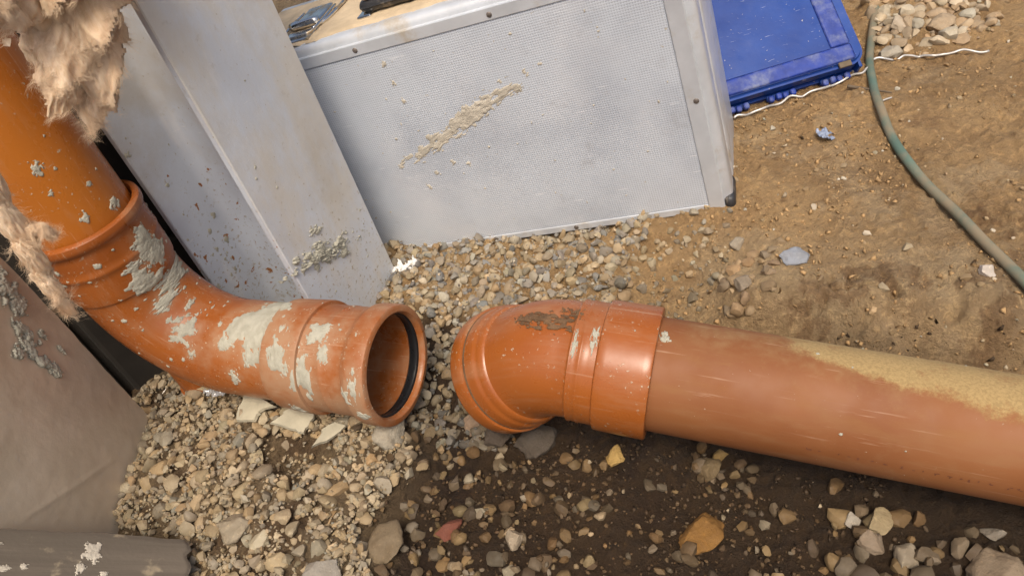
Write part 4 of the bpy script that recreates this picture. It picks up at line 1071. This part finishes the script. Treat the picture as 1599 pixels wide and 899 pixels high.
# a stone whose top is buried under others is not one of the countable ones
def exposed(s):
    i, j = int((s[0] - hx0) / HG), int((s[1] - hy0) / HG)
    return s[2] + s[3] * .55 > HM[i, j] - .0022
cand = []
for k, s in enumerate(STN):
    f_ = in_frame(*s[:3])
    if f_ and exposed(s): cand.append((s[3] / f_[2], k))
cand.sort(reverse=True)
ZL = {'back': ('in the gravel bed', 'gravel bed pebbles below the case', [((-.14, .85), 'at the foot of the steel column'), ((.02, .83), 'along the middle of the case foot'), ((.16, .76), 'at the case corner by the bare soil'),
               ((.09, .67), 'just behind the elbow collar'), ((-.02, .70), 'behind the elbow bend'), ((-.09, .60), 'between the open socket and the elbow'), ((-.15, .73), 'behind the open socket')]),
      'heap': ('in the gravel heap', 'pebbles of the gravel heap by the plank', [((-.40, .50), 'at the plank end'), ((-.48, .66), 'against the foil-faced sheet'), ((-.40, .70), 'under the orange bend'), ((-.33, .64), 'beside the flat mortar flake'),
               ((-.35, .48), 'round the round mortar lump'), ((-.25, .50), 'in front of the bare soil patch'), ((-.22, .43), 'by the large sandy mortar lump'), ((-.42, .60), 'midway between sheet and soil patch'), ((-.19, .54), 'below the open socket'), ((-.32, .41), 'at the bottom edge before the plank')]),
      'fore': ('sunk in the dark trench soil', 'stones sunk in the trench floor', [((-.13, .42), 'near the red brick fragment'), ((-.03, .45), 'below the elbow'), ((.05, .44), 'by the knobbly yellow stone'), ((.10, .35), 'round the ochre stone'),
               ((.15, .40), 'in the cluster under the long pipe'), ((.25, .29), 'in the cluster of trench stones'), ((.32, .25), 'in the front corner'), ((-.10, .50), 'below the gap between the pipes'), ((-.18, .47), 'at the gravel heap side'), ((.02, .36), 'at the front middle')]),
      'bank': ('set in the earth bank', 'stones in the trench bank', [((.25, .58), 'low down by the long pipe'), ((.31, .62), 'under the slate pebble')]),
      'rubble': ('in the rubble beyond the toolbox', 'rubble stones beyond the toolbox', [((.65, .93), 'just above the silver wire'), ((.70, 1.05), 'against the hose'), ((.78, .95), 'at the outer end')]),
      'plateau': ('on the flat brown soil', 'pebbles on the upper soil', [((.30, .70), 'near the case corner'), ((.45, .80), 'between toolbox and hose'), ((.60, .70), 'beyond the hose'), ((.42, .55), 'above the bank')])}
def stone_words(s):
    r, g, b = s[4]; l = .3 * r + .59 * g + .11 * b
    tone = 'dark brown' if l < .09 else 'brown' if l < .17 else 'grey-tan' if (r - b) < .13 and l < .30 else 'tan' if l < .32 else 'pale cream'
    where, grp, marks = ZL[s[5]]
    mk_ = min(marks, key=lambda m: (m[0][0] - s[0]) ** 2 + (m[0][1] - s[1]) ** 2)[1]
    size = 'large ' if s[3] > .0115 else 'small ' if s[3] < .0088 else ''
    return f"{size}{tone} {'rubble stone' if s[5] == 'rubble' else 'pebble'} {mk_} {where}", grp
single = set(k for _, k in cand[:290])
MESH = []
for k, p in enumerate(MID):
    me = bpy.data.meshes.new('pebble'); me.from_pydata([tuple(q) for q in p], [], [tuple(map(int, f)) for f in I2[1]])
    me.polygons.foreach_set('use_smooth', np.ones(len(me.polygons), bool)); me.set_sharp_from_angle(angle=math.radians(30)); me.materials.append(STONE1); MESH.append(me)
for k in sorted(single):
    x, y, z, r, c, zone, e = STN[k]
    o = bpy.data.objects.new('rubble_stone' if zone == 'rubble' else 'pebble', MESH[k % len(MESH)])
    o.location = (x, y, z); o.rotation_euler = e; o.scale = (r, r, r); o.color = (*map(float, c), 1)
    C.objects.link(o); lb_, gp_ = stone_words(STN[k]); tag(o, lb_, 'stone', gp_)
def merge_stones(name, label, keep):
    Vs, Fs, Cs, off = [], [], [], 0
    for k, s in enumerate(STN):
        if k in single or not keep(s): continue
        x, y, z, r, c, zone, e = s
        big = r > .0070; v = (MID if big else LOW)[k % (20 if big else 16)]; f = (I2 if big else I1)[1]
        a = np.array(Matrix.Rotation(e[2], 3, 'Z') @ Matrix.Rotation(e[1], 3, 'Y') @ Matrix.Rotation(e[0], 3, 'X'))
        Vs.append((v * r) @ a.T + np.array([x, y, z])); Fs.append(f + off); off += len(v); Cs.append(np.tile(c, (len(v), 1)))
    if not Vs: return
    o = mesh_obj(name, np.vstack(Vs), np.vstack(Fs), STONE, attrs={'Col': ('FLOAT_COLOR', np.vstack(Cs))})
    o.data.set_sharp_from_angle(angle=math.radians(33))
    tag(o, label, 'gravel', kind='stuff')
merge_stones('gravel', 'loose mixed pea gravel spread round both drain pipes', lambda s: s[5] in ('back', 'heap'))
merge_stones('gravel', 'scattered small stones bedded in the bare brown soil', lambda s: s[5] not in ('back', 'heap'))

# soil crumbs everywhere on the bare earth
crV = np.array([(1, 0, 0), (-1, 0, 0), (0, 1, 0), (0, -1, 0), (0, 0, 1), (0, 0, -.4)]); crF = np.array([(0, 2, 4), (2, 1, 4), (1, 3, 4), (3, 0, 4), (2, 0, 5), (1, 2, 5), (3, 1, 5), (0, 3, 5)])
NC = 16000
x = -.30 + 1.2 * rng.random(NC * 3); y = .18 + .98 * rng.random(NC * 3); kp_ = fbm(x * 9, y * 9, 0, 95, 3) + .6 * fbm(x * 30, y * 30, 0, 96, 2) > -.05 + .35 * rng.random(NC * 3)
x, y = x[kp_][:NC], y[kp_][:NC]; NC = len(x); r = .0005 + .0030 * rng.random(NC) ** 6
z = ground_h(x, y); rv = rng.normal(size=(NC, 6, 3)) * .42
P_ = (crV[None] + rv) * r[:, None, None] + np.stack([x, y, z + r * .2], -1)[:, None]
qq = (x - PA[0]) * PN[0] + (y - PA[1]) * PN[1]
cc = np.where((sstep(.09, .17, qq) > rng.random(NC))[:, None], np.array([.42, .27, .125]), np.array([.058, .034, .015])) * (.75 + .5 * rng.random(NC))[:, None]
pal_ = rng.random(NC) < .025; cc[pal_] = np.array([.46, .37, .25]) * (.7 + .5 * rng.random((pal_.sum(), 1)))
o = mesh_obj('soil_crumbs', P_.reshape(-1, 3), (crF[None] + 6 * np.arange(NC)[:, None, None]).reshape(-1, 3), STONE, smooth=False,
             attrs={'Col': ('FLOAT_COLOR', np.repeat(cc, 6, 0))})
tag(o, 'fine crumbs of earth strewn over the dug soil', 'soil', kind='stuff')

# individual stones, lumps and scraps the photograph lets one single out
def rock(name, x, y, size, col, label, shape=0, rz=0.0, sink=.3, cat='stone', tilt=(0, 0), mat=None, zoff=0.0, group=None):
    p = BIG[shape % len(BIG)]; sc = np.array(size) / 2
    p = p / np.abs(p).max(0) * sc; q = p * 90 + shape * 5
    p = p * (1 + .20 * fbm(q[:, 0], q[:, 1], q[:, 2], 970 + shape, 4, .65) + .07 * fbm(q[:, 0] * 4, q[:, 1] * 4, q[:, 2] * 4, 990 + shape, 3, .7))[:, None]
    me = bpy.data.meshes.new(name); me.from_pydata([tuple(q) for q in p], [], [tuple(map(int, f)) for f in I4[1]])
    me.polygons.foreach_set('use_smooth', np.ones(len(me.polygons), bool)); me.set_sharp_from_angle(angle=math.radians(70)); me.materials.append(mat or ROCKM)
    o = bpy.data.objects.new(name, me); C.objects.link(o); o.color = (*col, 1)
    i, j = int((x - hx0) / HG), int((y - hy0) / HG)
    h = float(np.mean(HM[max(0, i - 2):i + 3, max(0, j - 2):j + 3])) if 0 <= i < NX and 0 <= j < NY else float(ground_h(x, y))
    o.location = (x, y, h + sc[2] * (1 - 2 * sink) + zoff); o.rotation_euler = (*tilt, rz)
    return tag(o, label, cat, group)
rock('slate_pebble', .3181, .5915, (.034, .026, .010), (.30, .32, .36), 'flat blue-grey slate pebble on the bank above the long pipe', 9, -.1, .2)
rock('ochre_stone', .0976, .3466, (.052, .036, .016), (.23, .115, .026), 'pitted ochre yellow stone on the dark trench floor', 3, .3, .2)
rock('ochre_stone', .0500, .4476, (.026, .022, .018), (.46, .30, .10), 'knobbly yellow stone on the dark soil below the elbow collar', 5, .8, .25)
rock('brick_fragment', -.1359, .4212, (.034, .020, .014), (.17, .055, .032), 'red brick fragment among the stones at the front', 6, .2, .3)
rock('pale_stone', -.0736, .3888, (.020, .026, .014), (.38, .31, .22), 'pale wedge-shaped stone near the red brick fragment', 8, .5, .2)
rock('clay_lump', -.0251, .5064, (.052, .036, .028), (.085, .066, .048), 'dark grey clay lump directly under the elbow', 9, .4, .35, 'lump')
rock('clay_lump', -.0650, .5150, (.046, .038, .020), (.075, .055, .038), 'dark clay lump left of the one under the elbow', 10, 1.2, .4, 'lump')
rock('mortar_lump', -.1810, .5411, (.048, .042, .030), (.36, .32, .25), 'grey crumbly mortar lump just below the open socket', 2, .6, .3, 'lump')
rock('mortar_lump', -.3486, .4773, (.040, .034, .026), (.33, .275, .195), 'round grey mortar lump beside the plank end', 11, .2, .25, 'lump')
rock('mortar_lump', -.2000, .4200, (.052, .040, .026), (.20, .15, .09), 'large sandy mortar lump at the front of the gravel', 12, .9, .3, 'lump')
rock('mortar_lump', -.2620, .4020, (.042, .030, .022), (.30, .27, .225), 'bluish grey mortar lump at the bottom edge of the gravel', 4, .1, .3, 'lump')
rock('slate_chip', -.1514, .5950, (.034, .022, .006), (.17, .145, .115), 'flat dark slate chip in front of the open socket', 7, .1, .1, 'stone', (.3, 0))
for nm, x, y, sz, c, lb, s, rz in (
    ('trench_stone', .2431, .296, (.026, .024, .018), (.26, .20, .14), 'squat brown stone left of the stone pair by the trench edge', 1, .5),
    ('trench_stone', .2620, .274, (.028, .020, .016), (.30, .25, .18), 'pale angular stone at the front of the trench cluster', 9, 1.1),
    ('trench_stone', .3174, .2364, (.055, .040, .028), (.26, .20, .135), 'broad tan stone in the front corner of the trench', 13, .2),
    ('trench_stone', .3424, .2700, (.026, .014, .012), (.22, .19, .15), 'leaf-shaped grey stone alone below the long pipe', 5, -.6),
    ('trench_stone', .2540, .305, (.034, .022, .014), (.34, .265, .15), 'cream-topped grey flint standing among the trench stones', 10, .9),
    ('trench_stone', .2361, .3207, (.018, .016, .014), (.36, .32, .26), 'whitish blocky pebble under the long pipe', 3, .3),
    ('trench_stone', -.0882, .546, (.034, .028, .018), (.26, .18, .12), 'pinkish brown stone between socket and elbow', 4, .7),
    ('trench_stone', .1331, .4083, (.030, .026, .018), (.17, .12, .06), 'round brown pebble beneath the long pipe', 11, .4),
    ('trench_stone', .1500, .4190, (.022, .016, .014), (.34, .22, .08), 'golden brown pebble touching the pipe shadow', 8, .1),
    ('bank_stone', .4738, .489, (.016, .020, .012), (.55, .50, .45), 'white chip with a tan cap high on the bank', 6, .4),
    ('bank_stone', .2788, .6618, (.024, .020, .012), (.33, .28, .21), 'tan stone half buried in the soil near the case corner', 2, .2),
    ('bank_stone', .2516, .584, (.026, .024, .014), (.27, .22, .16), 'grey-brown stone at the foot of the bank cluster', 0, .9),
    ('rubble_block', .737, .9567, (.048, .036, .028), (.42, .32, .21), 'largest tan rubble block beyond the hose', 12, .4),
    ('rubble_block', .6806, .9719, (.032, .028, .024), (.46, .38, .28), 'grey-tan rubble block between the hose and the largest block', 1, .8),
    ('rubble_block', .642, .932, (.036, .028, .018), (.40, .36, .29), 'pale flat rubble block just above the silver wire', 13, .1),
    ('rubble_block', .7750, .9350, (.034, .026, .018), (.40, .30, .19), 'brown rubble block nearest the far corner of soil', 7, .6),
    ('rubble_block', .697, 1.0411, (.034, .030, .024), (.46, .39, .28), 'cream rubble block against the hose at the top', 5, .3)):
    rock(nm, x, y, sz, c, lb, s, rz)
# thin flakes of set mortar
def flake(x, y, a, b, label, seed, col_m, tilt, lift=.006, thick=.004):
    r_ = np.random.default_rng(seed); nc = 8; ca = np.sort(np.linspace(0, 2 * math.pi, nc, endpoint=False) + .3 * r_.normal(size=nc)); cr_ = 1 + .22 * r_.normal(size=nc)
    cp_ = np.stack([cr_ * np.cos(ca), cr_ * np.sin(ca)], -1); cp_ = np.concatenate([cp_[k] + (cp_[(k + 1) % nc] - cp_[k]) * np.linspace(0, 1, 5)[:4, None] for k in range(nc)]); cp_ += .035 * r_.normal(size=cp_.shape)
    bm = bmesh.new(); vs = [bm.verts.new((a * q[0], b * q[1], 0)) for q in cp_]
    f = bm.faces.new(vs); e = bmesh.ops.extrude_face_region(bm, geom=[f])
    for v in e['geom']:
        if isinstance(v, bmesh.types.BMVert): v.co = Vector((v.co.x * .93, v.co.y * .93, v.co.z + thick))
    bmesh.ops.triangulate(bm, faces=[q for q in bm.faces if len(q.verts) > 4])
    o = bm_obj('mortar_flake', bm, col_m)
    i, j = int((x - hx0) / HG), int((y - hy0) / HG)
    o.location = (x, y, float(np.max(HM[i - 3:i + 4, j - 3:j + 4])) + lift - .004); o.rotation_euler = tilt
    return tag(o, label, 'flake')
FLK = mat_simple('mortar_flake', (.46, .42, .31), .95, 0, .2, 40, .5, 250)
flake(-.3376, .6357, .026, .017, 'flat grey-green mortar flake just below the bend', 31, FLK, (.25, -.1, -.3))
flake(-.2852, .5947, .022, .020, 'pale cream mortar flake below the socket collar', 33, FLK, (.45, .15, .5))
flake(-.2450, .5640, .019, .009, 'slim mortar flake below the open socket', 35, FLK, (.4, .2, .45))
# white plaster splash on the gravel
root = thing('plaster_splash', 'ragged white plaster splash on the gravel at the foot of the column', 'plaster', (-.1371, .8489, 0))
i, j = int((-.1371 - hx0) / HG), int((.8489 - hy0) / HG); zpl = float(np.mean(HM[i - 6:i + 7, j - 6:j + 7]))
def hmz(xx, yy): return HM[np.clip(((xx - hx0) / HG).astype(int), 0, NX - 1), np.clip(((yy - hy0) / HG).astype(int), 0, NY - 1)]
for k, (dx, dy, a, b) in enumerate([(0, 0, .013, .009), (.014, .004, .005, .010), (-.012, -.004, .007, .005), (.006, -.010, .006, .004)]):
    Pf = lambda u, v: np.stack([-.1371 + dx + u, .8489 + dy + v, .5 * hmz(-.1371 + dx + u, .8489 + dy + v) + .5 * zpl + .003], -1)
    Nf = lambda u, v: np.stack([0 * u, 0 * u, 0 * u + 1], -1)
    o = splat_patch(Pf, Nf, a, b, 'splash_blob', PLASTER, root, 870 + k, thick=.003, rag=.9)
    if o: o.matrix_parent_inverse = Matrix.Translation((.1371, -.8489, 0))
# scraps
def scrap(name, x, y, a, b, mat, label, cat, seed, amp=.006, zl=.006):
    n = 22; g = np.linspace(-1, 1, n); U, Vv = np.meshgrid(g, g, indexing='ij'); r_ = np.sqrt(U ** 2 + Vv ** 2)
    k_ = 1 + .35 * fbm(U * 2 + seed, Vv * 2, 0, seed, 3); Z = amp * fbm(U * 2.5, Vv * 2.5 + seed, 0, seed + 3, 4, .6)
    i, j = int((x - hx0) / HG), int((y - hy0) / HG); z0 = float(np.mean(HM[i - 3:i + 4, j - 3:j + 4]))
    P = np.stack([x + U * a * k_, y + Vv * b * k_, z0 + zl + Z], -1).reshape(-1, 3); idx = np.arange(n * n).reshape(n, n)
    keep = (r_ < 1.05)[:-1, :-1]
    F = np.stack([idx[:-1, :-1], idx[1:, :-1], idx[1:, 1:], idx[:-1, 1:]], -1)[keep]
    used = np.unique(F); rm = np.full(n * n, -1); rm[used] = np.arange(len(used))
    o = mesh_obj(name, P[used], rm[F], mat); sm = o.modifiers.new('thickness', 'SOLIDIFY'); sm.thickness = .0005
    return tag(o, label, cat)
scrap('plastic_scrap', .4592, .783, .009, .014, BLUEBIT, 'crumpled pale blue plastic scrap on the brown soil near the hose', 'scrap', 41, .007)
scrap('film_scrap', -.385, .700, .022, .016, FILM, 'crumpled clear film tucked under the orange bend', 'film', 43, .012, .010)
bm = rbox((-.022, -.005, 0), (.022, .005, .0022), .0006)
o = bm_obj('steel_strip', bm, CHROME); o.location = (-.487, .735, float(ground_h(-.487, .735)) + .022); o.rotation_euler = (.1, -.25, .75)
tag(o, 'short bent steel strip lying between the sheet edge and the pipe foot', 'strip')
